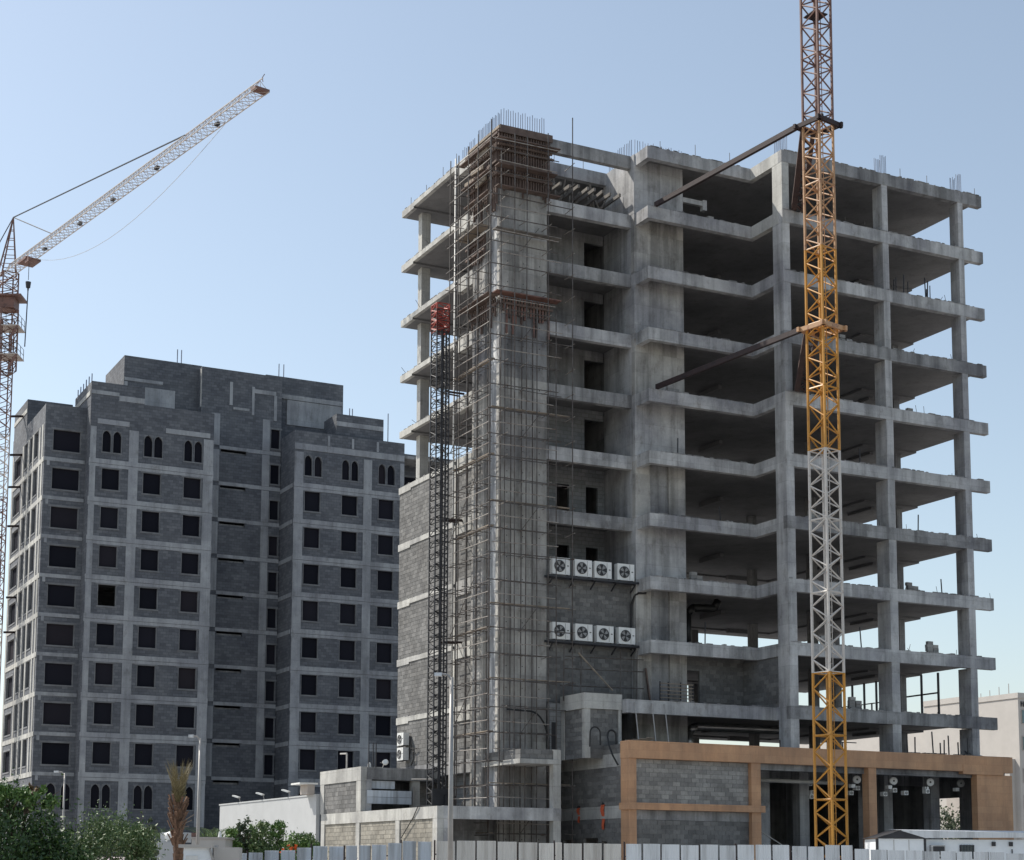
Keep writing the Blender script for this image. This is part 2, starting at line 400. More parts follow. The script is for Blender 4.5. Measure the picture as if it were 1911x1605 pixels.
# ------------------------------------------------------------------ the concrete frame tower
def Z(k): return 11.778 + 4 * (9 - k)            # top of slab k, k = 0 the topmost
UL, UR, VB = -17.64, 16.80, 20.5                  # left, right and rear edges of the slabs
T = thing('unfinished_tower', 'tall bare grey concrete frame of ten open storeys with bare slabs and columns', 'building')
rnd = random.Random(3)
for k in range(10):
    z = Z(k); st = 0.33
    vb = 3.8 if k < 9 else 1.9
    ul = -8.0 if k < 9 else -10.9
    sl = MB()
    # plate: wing, balcony, rear half; the shaft between core and shear wall stays open at the top
    sl.box(0.4, UR, 0.4, 7.2, z - st, z)
    sl.box(ul + 0.4, 0.0, vb, 5.3, z - st, z)
    sl.box(0.0, 0.4, vb if k < 9 else 1.9, 7.2, z - st, z)
    sl.box(-7.8, 0.0, 5.3, 7.2, z - st, z)
    sl.box(UL + 0.003 * (k % 2), 12.0, 11.3, VB - 2.0, z - st, z)
    sl.box(-14.3, 12.0, 9.0, 11.3, z - st, z)
    sl.box(-7.8, 12.0, 7.2, 9.0, z - st, z)
    if k > 0: sl.box(-14.3, -8.1, 5.7, 9.0, z - 0.25, z - 0.002)
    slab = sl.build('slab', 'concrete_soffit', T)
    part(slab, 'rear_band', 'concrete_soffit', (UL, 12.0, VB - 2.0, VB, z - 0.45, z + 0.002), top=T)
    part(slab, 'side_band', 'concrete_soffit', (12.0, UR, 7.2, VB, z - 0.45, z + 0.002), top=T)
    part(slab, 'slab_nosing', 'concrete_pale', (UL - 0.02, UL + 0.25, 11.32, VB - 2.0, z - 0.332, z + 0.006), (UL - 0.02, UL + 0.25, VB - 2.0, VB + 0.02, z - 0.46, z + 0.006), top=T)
    # deep edge beams along the fronts
    part(slab, 'edge_beam', 'concrete' if k % 3 else 'concrete_old', (0.0, UR, 0.0, 0.4, z - 0.80, z + 0.003), top=T)
    if k < 9:
        part(slab, 'edge_beam', 'concrete' if k > 1 else 'concrete_pale', (0.0, 0.4, 0.4, 3.4, z - 0.80, z + 0.002), top=T)
        part(slab, 'edge_beam', 'concrete', (-8.0, 0.4, 3.4, 3.8, z - 0.80, z + 0.004), top=T)
        part(slab, 'edge_beam', 'concrete', (-8.0, -7.6, 3.8, 4.9, z - 0.80, z + 0.002), top=T)
    else:
        part(slab, 'edge_beam', 'concrete', (-10.9, 0.0, 1.5, 1.9, z - 0.80, z + 0.002), top=T)
        part(slab, 'edge_beam', 'concrete', (0.0, 0.4, 0.4, 1.9, z - 0.80, z + 0.002), top=T)
        part(slab, 'edge_beam', 'concrete', (-10.9, -10.5, 1.9, 5.3, z - 0.80, z + 0.001), top=T)
    if k < 7:
        part(slab, 'edge_beam', 'concrete' if k % 2 else 'concrete_old', (-14.3, -8.1, 5.3, 5.7, z - 0.85, z), top=T)
    if k == 0:
        part(slab, 'edge_beam', 'concrete', (-14.3, -8.1, 8.35, 8.75, z - 0.85, z - 0.004), top=T)
    part(slab, 'left_beam', 'concrete_pale', (UL - 0.03, UL + 0.35, 9.02, 11.32, z - 0.95, z + 0.004), top=T)
    for (u0, v0, du, dv) in ((13.6, 8.4, 0.3, 2.6), (8.0, 18.0, 2.4, 0.35), (2.5, 11.0, 0.3, 2.6)):
        part(slab, 'soffit_rib', 'concrete_soffit', (u0, u0 + du, v0, v0 + dv, z - 0.62, z - st - 0.12 if u0 > 12 else z - st), top=T)
    lump = MB()
    for i in range(46):
        a = rnd.uniform(0.0, UR - .4); l = rnd.uniform(.08, .5); lump.box(a, a + l, -.012 - rnd.uniform(0, .02), rnd.uniform(.05, .3), z + .0035, z + .005 + rnd.uniform(.01, .075))
    for i in range(22):
        a = rnd.uniform(-7.9, -.6); l = rnd.uniform(.08, .5); v_ = 3.4 if k < 9 else 1.5; lump.box(a, a + l, v_ - .012, v_ + rnd.uniform(.05, .3), z + .0045, z + .006 + rnd.uniform(.01, .08))
    for i in range(14):
        a = rnd.uniform(11.4, 20.0); l = rnd.uniform(.1, .5); lump.box(UL - .03, UL + .12, a, a + l, z + .0065, z + .008 + rnd.uniform(.01, .07))
    lump.build('rough_edge', 'concrete_old', slab, T, kind='stuff')
# columns, one for each storey
def column(u0, u1, v0, v1, k, low=None, m='concrete', deep=0.8):
    z0 = Z(k + 1) if k < 9 else 9.06
    part(T, 'column', m, (u0, u1, v0, v1, (z0 if low is None else low) + 0.004, Z(k) - deep))
for k in range(10):
    g = 0.012 * k
    column(0.01, 0.55 + g, 0.02, 1.05 + g * 1.5, k, m='concrete_pale' if k == 0 else ('concrete' if k != 3 else 'concrete_old'))
    column(8.13 - g, 8.60 + g, 0.02, 0.95 + 4 * g, k, m='concrete')
    column(14.68 - g / 2, 15.12 + g, 0.02, 0.85 + 3.5 * g, k, m='concrete')
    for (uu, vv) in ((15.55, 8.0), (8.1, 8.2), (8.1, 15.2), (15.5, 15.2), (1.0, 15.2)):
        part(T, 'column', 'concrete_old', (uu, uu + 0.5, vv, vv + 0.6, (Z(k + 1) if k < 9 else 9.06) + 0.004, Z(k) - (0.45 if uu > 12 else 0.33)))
    part(T, 'column', 'concrete_pale', (-16.80, -16.13, 18.95, 19.55, (Z(k + 1) if k < 9 else 8.4) + 0.008, Z(k) - 0.45))
    for uu in (-11.0, -3.0, 5.5):
        part(T, 'column', 'concrete_old', (uu, uu + 0.6, 19.2, 19.7, (Z(k + 1) if k < 9 else 8.4) + 0.004, Z(k) - 0.45))
    # shear wall and its return
    z0, z1 = (Z(k + 1) if k < 9 else 9.06), Z(k)
    if k in (5, 7, 8):
        sw = part(T, 'shear_wall', 'concrete_core', (-8.1, -7.0, 4.9, 5.28, z0 + 0.004, z1 - 0.335), (-5.6, -4.35, 4.9, 5.28, z0 + 0.004, z1 - 0.335))
        part(sw, 'infill_panel', 'concrete_old', (-7.0, -5.6, 5.05, 5.27, z0 + 0.004, z1 - 0.335), top=T)
    else:
        part(T, 'shear_wall', 'concrete_core' if k % 2 else 'concrete', (-8.1, -4.35, 4.9, 5.28, z0 + 0.004, z1 - 0.335))
    part(T, 'return_wall', 'concrete', (-8.098, -7.802, 5.284, 8.75, z0 + 0.006, z1 - 0.012))
    part(T, 'wall_head', 'concrete', (-8.098, -7.602, 4.902, 5.282, z1 - 0.333, z1 - 0.015))
    # inner stair walls; doors look out into the shaft
    if k > 0:
        dd = [(-9.6, -8.15, z0 + 0.0, z0 + 3.1)] if k < 5 else [(-11.7, -10.75, z0, z0 + 2.6), (-9.5, -8.6, z0, z0 + 2.6)]
        if k < 7:
            xs = [-14.3] + [e for d in dd for e in d[:2]] + [-8.1]
            wl = MB()
            for i in range(0, len(xs), 2):
                if xs[i + 1] - xs[i] > 0.06: wl.box(xs[i], xs[i + 1], 8.76, 8.98, z0 + 0.004, z1 - 0.255)
            for d in dd: wl.box(d[0], d[1], 8.76, 8.98, d[3], z1 - 0.255)
            wl.build('stair_wall', 'concrete_old' if k < 4 else 'block_inner', T)
    if k > 0:
        part(T, 'stair_wall', 'concrete_old', (-14.1, -13.85, 9.0, 14.0, z0 + 0.004, z1 - 0.335), (-13.85, -7.0, 13.75, 14.0, z0 + 0.004, z1 - 0.335), (-7.8, -7.55, 9.0, 13.75, z0 + 0.004, z1 - 0.335))
        part(T, 'partition_wall', 'block_inner', (-7.5, -3.0 + (1.0 if k > 4 else 0), 9.3, 9.5, z0 + 0.004, z1 - 0.335))
# core, cast lift by lift
for k in range(10):
    z0, z1 = (Z(k + 1) if k < 9 else 0.0), Z(k) - 0.006
    if k == 0: z1 = Z(0) - 0.5
    m = 'concrete_core' if k != 3 else 'concrete_old'
    cl = MB()
    cl.box(UL, -14.3, 5.28, 5.62, z0, z1)                       # front wall
    cl.box(UL, UL + 0.4, 7.27, 9.0, z0, z1)                     # pier on the left face
    cl.box(UL + 0.4, -14.3, 8.66, 9.0, z0, z1)
    cl.box(-14.62, -14.3, 5.62, 8.66, z0, z1)
    lift = cl.build('core_lift', m, T)
    part(lift, 'recessed_panel', 'painted_sun_streaks', (UL + 0.30, UL + 0.6, 5.62, 8.66, z0, z1), top=T)
    if k > 1:
        for j in range(3):
            zz = z0 + 0.7 + j * 1.33
            for uu in (-17.1, -16.0, -14.85): part(lift, 'tie_hole', 'ac_dark', (uu, uu + 0.06, 5.270, 5.285, zz, zz + 0.06), top=T)
# block-work closing the left side below the sixth slab
for k in range(5, 10):
    z1 = Z(k); z0 = Z(k + 1) if k < 9 else 8.40
    hole = []
    if k == 9: hole = []
    block_panel(T, 'v', UL + 0.06, 11.55, VB - 0.03, z0 + 0.01, z1 - 0.335, -1, rnd=random.Random(k)) if z1 - z0 > 1 else None
    block_panel(T, 'v', UL + 0.09, 9.03, 11.32, z0 + 0.012, z1 - 0.96, -1, rnd=random.Random(k + 40))
    part(T, 'end_post', 'concrete_pale', (UL - 0.01, UL + 0.3, 11.325, 11.545, z0 + 0.012, z1 - 0.34))
part(T, 'ground_wall', 'block_inner', (UL + 0.9, UL + 1.1, 9.0, VB, 0.0, 7.54))
part(T, 'overhang_beam', 'concrete_old', (UL, UL + 1.2, 9.0, VB, 7.55, 8.395))
# block-work in the shaft bay behind the condensers
block_panel(T, 'u', 5.45, -14.28, -8.12, Z(8) + 0.01, Z(7) - 0.34, -1, rnd=random.Random(60))
block_panel(T, 'u', 5.45, -14.28, -8.12, Z(9) + 0.01, Z(8) - 0.34, -1, rnd=random.Random(61))
part(T, 'bay_beam', 'concrete_old', (-14.28, -8.12, 5.40, 5.7, Z(7) - 0.335, Z(7) + 0.0), (-14.28, -8.12, 5.40, 5.7, Z(8) - 0.335, Z(8) + 0.005))
# the walled room on the lowest storey, with its doorway
block_panel(T, 'u', 5.15, -4.33, 0.3, Z(9) + 0.01, Z(8) - 0.34, -1, holes=[(-4.2, -3.25, Z(9) + 0.0, Z(9) + 2.5)], rnd=random.Random(62))
block_panel(T, 'v', 0.12, 1.3, 5.1, Z(9) + 0.01, Z(8) - 0.81, -1, rnd=random.Random(63), m='block')
# starter bars and edge stakes on the roof
def bars(cells, z0, z1):
    for (a, b) in cells:
        j = rnd.uniform(-0.02, 0.02); h = rnd.uniform(-0.12, 0.08)
        rod('starter_bar', 'rebar', T, (a, b, z0), (a + j, b + rnd.uniform(-.02, .02), z1 + h), 0.021, n=5)
zt = Z(0)
for (u0, v0, u1, v1) in ((0.05, 0.1, 0.5, 0.8), (8.15, 0.1, 8.6, 0.7), (14.7, 0.1, 15.1, 0.7)):
    bars([(u0 + (u1 - u0) * i / 4, v) for i in range(5) for v in (v0, v1)], zt - 0.1, zt + 1.25)
bars([(-7.95 + 0.2 * i, 5.0) for i in range(19)], zt - 0.1, zt + 1.0)
bars([(-8.0, 5.3 + 0.22 * i) for i in range(14)], zt - 0.1, zt + 1.15)
bars([(UL + 0.2, 9.3 + 0.25 * i) for i in range(8)], zt - 0.1, zt + 0.9)
for (a, b) in ((-17.5, 11.9), (-17.5, 14.0), (-17.5, 16.7), (-17.5, 19.3), (-6.9, 3.6), (-4.2, 3.6), (-1.5, 3.6), (2.6, 0.2), (9.9, 0.2), (12.2, 0.2), (16.4, 0.2), (-12.0, 8.5), (-9.8, 8.5)):
    rod('edge_stake', 'scaffold_steel', T, (a, b, zt - 0.1), (a, b, zt + rnd.uniform(0.55, 0.95)), 0.02, n=5)
for k in range(1, 10):
    for i in range(4):
        a = rnd.uniform(0.5, UR - 0.1); b = 0.15
        rod('edge_stake', 'scaffold_steel', T, (a, b, Z(k) - 0.05), (a + rnd.uniform(-.25, .25), b - 0.05, Z(k) + rnd.uniform(0.2, 0.5)), 0.016, n=5)
    b = rnd.uniform(12, 20)
    rod('edge_stake', 'scaffold_steel', T, (UL + 0.05, b, Z(k) - 0.05), (UL - 0.2, b + 0.3, Z(k) + rnd.uniform(0.2, 0.6)), 0.016, n=5)
for a in (9.4, 10.4, 12.0, 12.3):
    rod('edge_stake', 'dark_steel', T, (a, 0.3, Z(2) - 0.05), (a, 0.3, Z(2) + rnd.uniform(0.7, 1.1)), 0.035, n=6)
# timber joists left in the top of the shaft
for i in range(9):
    uu = -13.6 + 0.62 * i + rnd.uniform(-0.1, 0.1)
    b = MB().beam((uu, 5.75, 45.15 + rnd.uniform(-.1, .1)), (uu, 8.3, 45.1 + rnd.uniform(-.1, .1)), 0.14, 0.22); b.build('joist', 'timber_grey', T)
for i in range(12):
    uu = rnd.uniform(-13.8, -8.6); vv = rnd.uniform(7.2, 8.2)
    b = MB().beam((uu, vv, 44.2 + rnd.uniform(0, .5)), (uu + rnd.uniform(-.6, .6), vv + rnd.uniform(-.3, .3), 45.6 + rnd.uniform(0, 1.0)), 0.1, 0.1); b.build('prop', 'timber_grey', T)
# exposed pipe stub, ducts, window frames seen between the slabs
part(T, 'beam_stub', 'concrete', (-4.3, -2.75, 4.95, 5.2, Z(1) + 1.5, Z(1) + 1.82), (-2.75, -2.45, 4.90, 5.25, Z(1) + 1.2, Z(1) + 1.9))
MB().path([(-3.4, 6.2, 9.1), (-3.4, 6.2, 10.5), (-2.9, 6.2, 10.8), (3.8, 6.2, 10.86)], 0.28, 10).build('air_duct', 'duct', T, smooth=True)
MB().path([(-2.9, 7.0, Z(8) + 0.1), (-2.9, 7.0, Z(8) + 2.5), (-2.5, 7.0, Z(8) + 2.9), (-0.8, 7.0, Z(8) + 3.0), (-0.5, 7.0, Z(8) + 3.5)], 0.26, 10).build('air_duct', 'black_hose', T, smooth=True)
for v in (5.2, 6.9, 8.6): part(T, 'window_mullion', 'dark_steel', (16.45, 16.57, v, v + 0.12, Z(9) + 0.01, Z(8) - 0.46))
part(T, 'window_transom', 'dark_steel', (16.46, 16.56, 5.32, 6.9, Z(9) + 2.1, Z(9) + 2.2), (16.46, 16.56, 7.02, 8.6, Z(9) + 2.1, Z(9) + 2.2))
for i in range(5): part(T, 'window_mullion', 'dark_steel', (16.3, 16.42, 10.2 + 1.35 * i, 10.32 + 1.35 * i, Z(9) + 0.01, Z(8) - 0.46))
for i in range(4):
    v0 = 10.45 + 1.35 * i; q = MB()
    q.box(16.3, 16.4, v0, v0 + 1.2, Z(9) + 0.75, Z(9) + 0.9).box(16.3, 16.4, v0, v0 + 1.2, Z(9) + 1.25, Z(9) + 1.33).box(16.3, 16.4, v0, v0 + 1.2, Z(9) + 1.95, Z(9) + 2.02)
    q.box(16.3, 16.4, v0 + .3, v0 + .36, Z(9) + .9, Z(9) + 1.95).box(16.3, 16.4, v0 + .8, v0 + .86, Z(9) + .9, Z(9) + 1.6)
    q.build('patterned_grille', 'dark_steel', T)

ORD = ['top', 'second', 'third', 'fourth', 'fifth', 'sixth', 'seventh', 'eighth', 'ninth', 'lowest']
seen_ = {}
def spot(uu, k, what):
    'words that single out one loose thing on the open floors'
    where = 'on the balcony by the shear wall' if uu < -4 else 'on the middle balcony' if uu < 0 else 'behind the crane mast' if uu < 4.6 else 'left of the second column' if uu < 8 else 'in the right bay' if uu < 11.5 else 'far right before the end column'
    t = '%s, %s slab from top, %s' % (what, ORD[k], where); n = seen_.get(t, 0); seen_[t] = n + 1
    return t if n == 0 else t + ' (further right)'
for (uu, vv, k) in ((9.4, .55, 2), (10.3, .6, 2), (12.1, .5, 2), (12.5, .8, 2), (3.2, .6, 4), (6.4, .7, 5), (11.0, .6, 6), (12.8, .5, 7), (4.4, .6, 7), (-5.5, 4.0, 5), (-2.2, 4.1, 6), (6.1, .6, 8), (-3.5, 4.1, 8)):
    q = thing('floor_prop', spot(uu, k, 'thin dark steel prop'), 'prop', uu, vv, Z(k) + .005, 'props on the open floors')
    h = rnd.uniform(.9, 1.6); rod('prop_tube', 'dark_steel', q, (uu, vv, Z(k) + .02), (uu + rnd.uniform(-.12, .12), vv, Z(k) + h), 0.04); part(q, 'foot_plate', 'dark_steel', (uu - .14, uu + .14, vv - .1, vv + .1, Z(k) + .008, Z(k) + .03))
for (uu, vv, k, n) in ((-3.0, 4.0, 1, 2), (5.0, .7, 3, 3), (10.5, .7, 4, 2), (-6.2, 4.05, 4, 3), (2.2, .65, 6, 3), (-4.6, 4.0, 7, 3), (10.0, .6, 7, 3), (11.6, .65, 8, 4), (3.0, .6, 8, 3), (5.2, .7, 9, 4)):
    q = thing('block_stack', spot(uu, k, 'small stack of grey blocks'), 'block stack', uu, vv, Z(k) + .005, 'block stacks on the open floors')
    for i in range(n):
        for j in range(2 if i < n - 1 else 1):
            a = uu + j * .5 + rnd.uniform(-.06, .06); plank('block', 'block_single', q, a, a + .44, vv + rnd.uniform(-.04, .04), vv + .24, Z(k) + .012 + .22 * i, Z(k) + .22 + .22 * i)

# white rainwater pipe up the left side
w = thing('rainwater_pipe', 'long white vertical pipe up the left side of the bare tower beside the scaffold', 'pipe', UL - 0.15, 11.4, 5.3)
MB().tube((UL - 0.15, 11.4, 5.3), (UL - 0.15, 11.4, Z(0) + 0.3), 0.058, n=10).build('pipe_run', 'pvc_white', w, smooth=True)
for k in range(9): part(w, 'bracket', 'dark_steel', (UL - 0.07, UL - 0.02, 11.36, 11.44, Z(k) - 0.3, Z(k) - 0.1))

# ------------------------------------------------------------------ timber formwork round the top of the core
F = thing('core_formwork', 'brown timber wall formwork wrapped round the top of the lift core', 'formwork', UL, 5.3, 43.8)
part(F, 'plywood_sheet', 'plywood', (UL - 0.06, -14.22, 5.20, 5.27, 44.0, 47.86))
part(F, 'plywood_sheet', 'plywood', (UL - 0.10, UL - 0.03, 5.20, 9.1, 44.0, 47.80))
part(F, 'plywood_sheet', 'plywood', (UL + 0.1, -14.3, 8.9, 9.06, 47.3, 47.75))
for zz in (44.55, 45.35, 46.15, 46.5, 47.35): plank('waler', 'timber', F, UL - 0.25, -14.05 + rnd.uniform(-.1, .1), 4.98, 5.09, zz, zz + 0.14)
for zz in (44.6, 45.4, 46.2, 47.2): plank('waler', 'timber', F, UL - 0.36, UL - 0.25, 5.0, 9.3 + rnd.uniform(-.2, .3), zz, zz + 0.14)
plank('toe_board', 'timber', F, UL - 0.1, -14.0, 5.05, 5.18, 47.45, 47.87)
plank('toe_board', 'timber_pale', F, UL - 0.22, UL - 0.1, 5.0, 9.5, 47.60, 47.78)
for i in range(19):
    uu = UL + 0.02 + i * 0.185 + rnd.uniform(-.03, .03)
    plank('stud', 'timber', F, uu, uu + 0.085, 5.10, 5.195, 43.6 + rnd.uniform(-0.35, 0.25), 47.4)
for i in range(15):
    vv = 5.3 + i * 0.26 + rnd.uniform(-.05, .05)
    plank('stud', 'timber', F, UL - 0.24, UL - 0.11, vv, vv + 0.11, 42.9 + rnd.uniform(-0.7, 0.6), 47.2 + rnd.uniform(-.3, .2))
for i in range(19):
    uu = UL + 0.15 + i * 0.17
    rod('starter_bar', 'rebar', F, (uu, 5.42, 47.2), (uu + rnd.uniform(-.02, .02), 5.42, 49.05 + rnd.uniform(-.12, .1)), 0.022, n=5)
for i in range(17):
    vv = 5.5 + i * 0.2
    rod('starter_bar', 'rebar', F, (UL + 0.18, vv, 47.2), (UL + 0.18, vv + rnd.uniform(-.02, .02), 49.0 + rnd.uniform(-.15, .1)), 0.022, n=5)
for i, (zz, dep) in enumerate(((46.75, 1.0), (45.0, 1.1), (43.65, 0.95))):
    plank('deck_board', 'timber', F, UL - 0.5, -13.75 - 0.25 * (i % 2), 5.0 - dep * 0.55, 5.0, zz, zz + 0.06)
    plank('deck_board', 'timber', F, UL - 0.8, UL - 0.38, 5.0 + 0.2 * i, 9.6 - 0.4 * i, zz - 0.1, zz - 0.03)
for (v0, zz, l) in ((5.9, 46.5, 1.5), (6.6, 45.6, 1.6), (7.9, 45.2, 1.2), (6.2, 44.75, 1.3)):
    MB().beam((UL - 0.5, v0, zz), (UL - 0.55, v0 + l, zz - rnd.uniform(-.2, .3)), 0.12, 0.28).build('loose_board', 'timber_pale', F)

# lower rings of forgotten forms
for (zz, lab) in ((40.4, 'upper brown timber form left hanging on the left side of the core'), (36.2, 'lower rusty brown timber form skirt left round the core at mid height')):
    q = thing('leftover_form', lab, 'formwork', UL, 5.3, zz)
    if zz > 38:
        for i in range(9):
            vv = 7.0 + i * 0.26
            plank('stud', 'timber', q, UL - 0.22, UL - 0.08, vv, vv + 0.1, zz - 0.5 + rnd.uniform(-.2, .2), zz + 1.1)
        for z2 in (zz - 0.1, zz + 0.6): plank('waler', 'timber', q, UL - 0.34, UL - 0.22, 6.8, 9.5, z2, z2 + 0.12)
        plank('deck_board', 'timber_pale', q, UL - 0.95, UL - 0.1, 6.3, 9.6, zz + 1.25, zz + 1.31)
        plank('deck_board', 'timber_grey', q, UL - 0.6, -13.7, 4.45, 5.1, zz + 0.5, zz + 0.56)
    else:
        plank('deck_board', 'crane_rust', q, UL - 0.6, -13.7, 4.45, 5.15, zz + 0.65, zz + 0.72)
        plank('deck_board', 'timber', q, UL - 0.95, UL - 0.08, 5.0, 9.2, zz + 0.62, zz + 0.69)
        plank('waler', 'timber', q, UL - 0.2, -14.0, 5.02, 5.125, zz + 0.1, zz + 0.24); plank('waler', 'timber', q, UL - 0.32, UL - 0.205, 5.0, 9.2, zz + 0.0, zz + 0.14)
        for i in range(17):
            uu = UL + i * 0.21
            plank('stud', 'crane_rust' if i % 3 else 'timber', q, uu, uu + 0.1, 5.13, 5.24, zz - rnd.choice((0.3, 0.5, 0.7, 1.0, 1.7)), zz + 0.6)
        for i in range(13):
            vv = 5.5 + i * 0.27
            plank('stud', 'timber', q, UL - 0.2, UL - 0.08, vv, vv + 0.12, zz - rnd.choice((0.3, 0.6, 1.2, 1.8)), zz + 0.55)

# ------------------------------------------------------------------ tube scaffold round the core
S = thing('tube_scaffold', 'slender steel tube scaffold climbing the full height of the lift core', 'scaffold', UL, 5.0, 0.0)
fu = [-18.75, -17.75, -17.05, -16.35, -15.55, -14.75, -14.2, -13.1]; lv = [4.3, 6.1, 7.5, 8.9, 10.2]
sr = 0.036
for i, uu in enumerate(fu):
    rod('standard', 'scaffold_steel', S, (uu, 4.2, 0.05), (uu + rnd.uniform(-.1, .1), 4.2, 47.4 + rnd.uniform(-.4, .4) if i in (0, 2, 3, 5) else (48.9 if i == 7 else 36)), sr)
for uu in fu[1:5]: rod('standard', 'scaffold_steel', S, (uu + .1, 5.0, 0.05), (uu + .1 + rnd.uniform(-.06, .06), 5.0, 35.6), sr)
for i, vv in enumerate(lv):
    rod('standard', 'scaffold_steel', S, (-18.75, vv, 0.05), (-18.75, vv + rnd.uniform(-.08, .08), 46.9 + rnd.uniform(-.6, .5)), sr)
    rod('standard', 'scaffold_steel', S, (-17.95, vv + .1, 5.3), (-17.95, vv + .1 + rnd.uniform(-.06, .06), 46.0), sr)
z = 2.2; lvl = 0
while z < 46.6:
    j = lambda: rnd.uniform(-0.07, 0.07)
    rod('ledger', 'scaffold_steel', S, (-18.95, 4.2, z + j()), ((-13.0 if lvl % 3 == 0 else -14.0) + rnd.uniform(-.3, .2), 4.2, z + j()), 0.032)
    rod('ledger', 'scaffold_steel', S, (-18.75, 4.1, z + j()), (-18.75, 10.5 + rnd.uniform(-.4, .2), z + j()), 0.032)
    if lvl % 4 != 3:
        rod('guard_rail', 'scaffold_pale', S, (-18.8 + rnd.uniform(0, .6), 4.16, z + .7 + j()), (-14.1 + rnd.uniform(-.6, .3), 4.16, z + .7 + j()), 0.028)
        rod('guard_rail', 'scaffold_pale', S, (-18.79, 4.3, z + .75 + j()), (-18.79, 10.3 + rnd.uniform(-1, 0), z + .75 + j()), 0.028)
    if z < 36:
        rod('ledger', 'scaffold_steel', S, (-17.5, 5.0, z + .12 + j()), (-13.4, 5.0, z + .12 + j()), 0.024)
        rod('ledger', 'scaffold_steel', S, (-17.95, 5.6, z + .1 + j()), (-17.95, 11.2, z + .1 + j()), 0.024)
    for uu in fu[1::2]: rod('transom', 'scaffold_pale', S, (uu + .06, 3.95, z + .06), (uu + .06, 5.2, z + .06 + j()), 0.024)
    for vv in lv[1:]: rod('transom', 'scaffold_steel', S, (-19.0, vv + .06, z + .06), (-17.7, vv + .06, z + .06 + j()), 0.024)
    if lvl in (0, 3, 7, 10, 14, 18):
        plank('deck_board', 'timber_pale', S, -18.6, -13.2, 4.3, 4.52, z + .1, z + .15)
    if lvl in (1, 5, 9, 13, 16, 20):
        plank('deck_board', 'timber_pale', S, -18.7, -18.35, 4.4, 9.6, z + .1, z + .15)
    if lvl % 4 == 1 and z < 42:
        rod('brace', 'scaffold_steel', S, (-18.75, 9.8, z), (-18.75, 6.2, z + 3.4), 0.024)
        rod('brace', 'scaffold_steel', S, (-16.3, 5.0, z), (-15.0, 5.0, z + 1.7), 0.022)
    z += 1.5 + rnd.uniform(-.15, .15); lvl += 1

# small scaffold and leaning props in front of the block wall under the lower condensers
q = thing('bay_scaffold', 'low dark tube scaffold standing against block wall below the lower condenser shelf', 'scaffold', -11, 4.4, Z(9))
for uu in (-13.6, -12.4, -9.6, -8.4): rod('standard', 'scaffold_steel', q, (uu, 4.4, Z(9)), (uu + .05, 4.4, Z(9) + 3.4), 0.035)
for zz in (0.95, 2.0, 2.75): rod('ledger', 'scaffold_steel', q, (-14.0 + zz * .2, 4.4, Z(9) + zz), (-7.9, 4.4, Z(9) + zz + .1), 0.035)
rod('brace', 'timber_pale', q, (-12.6, 4.3, Z(9) + 3.0), (-10.6, 3.6, Z(9) + 0.7), 0.05)
q = thing('pallet_stack', 'bundle of dark slatted trestles leaning by shear wall on lowest balcony', 'trestle', -6.5, 3.0, Z(9))
for i in range(6): plank('slat', 'timber_pale', q, -7.6, -5.2, 2.9, 2.98, Z(9) + 0.15 + .22 * i, Z(9) + 0.2 + .22 * i)
for uu in (-7.6, -7.0, -6.1, -5.2): plank('upright', 'dark_steel', q, uu, uu + .06, 2.99, 3.05, Z(9) + .01, Z(9) + 1.4)
MB().beam((-7.2, 4.7, Z(9) + 0.05), (-7.5, 4.8, Z(9) + 2.4), 0.28, 0.08).build('leaning_plank', 'timber', q)

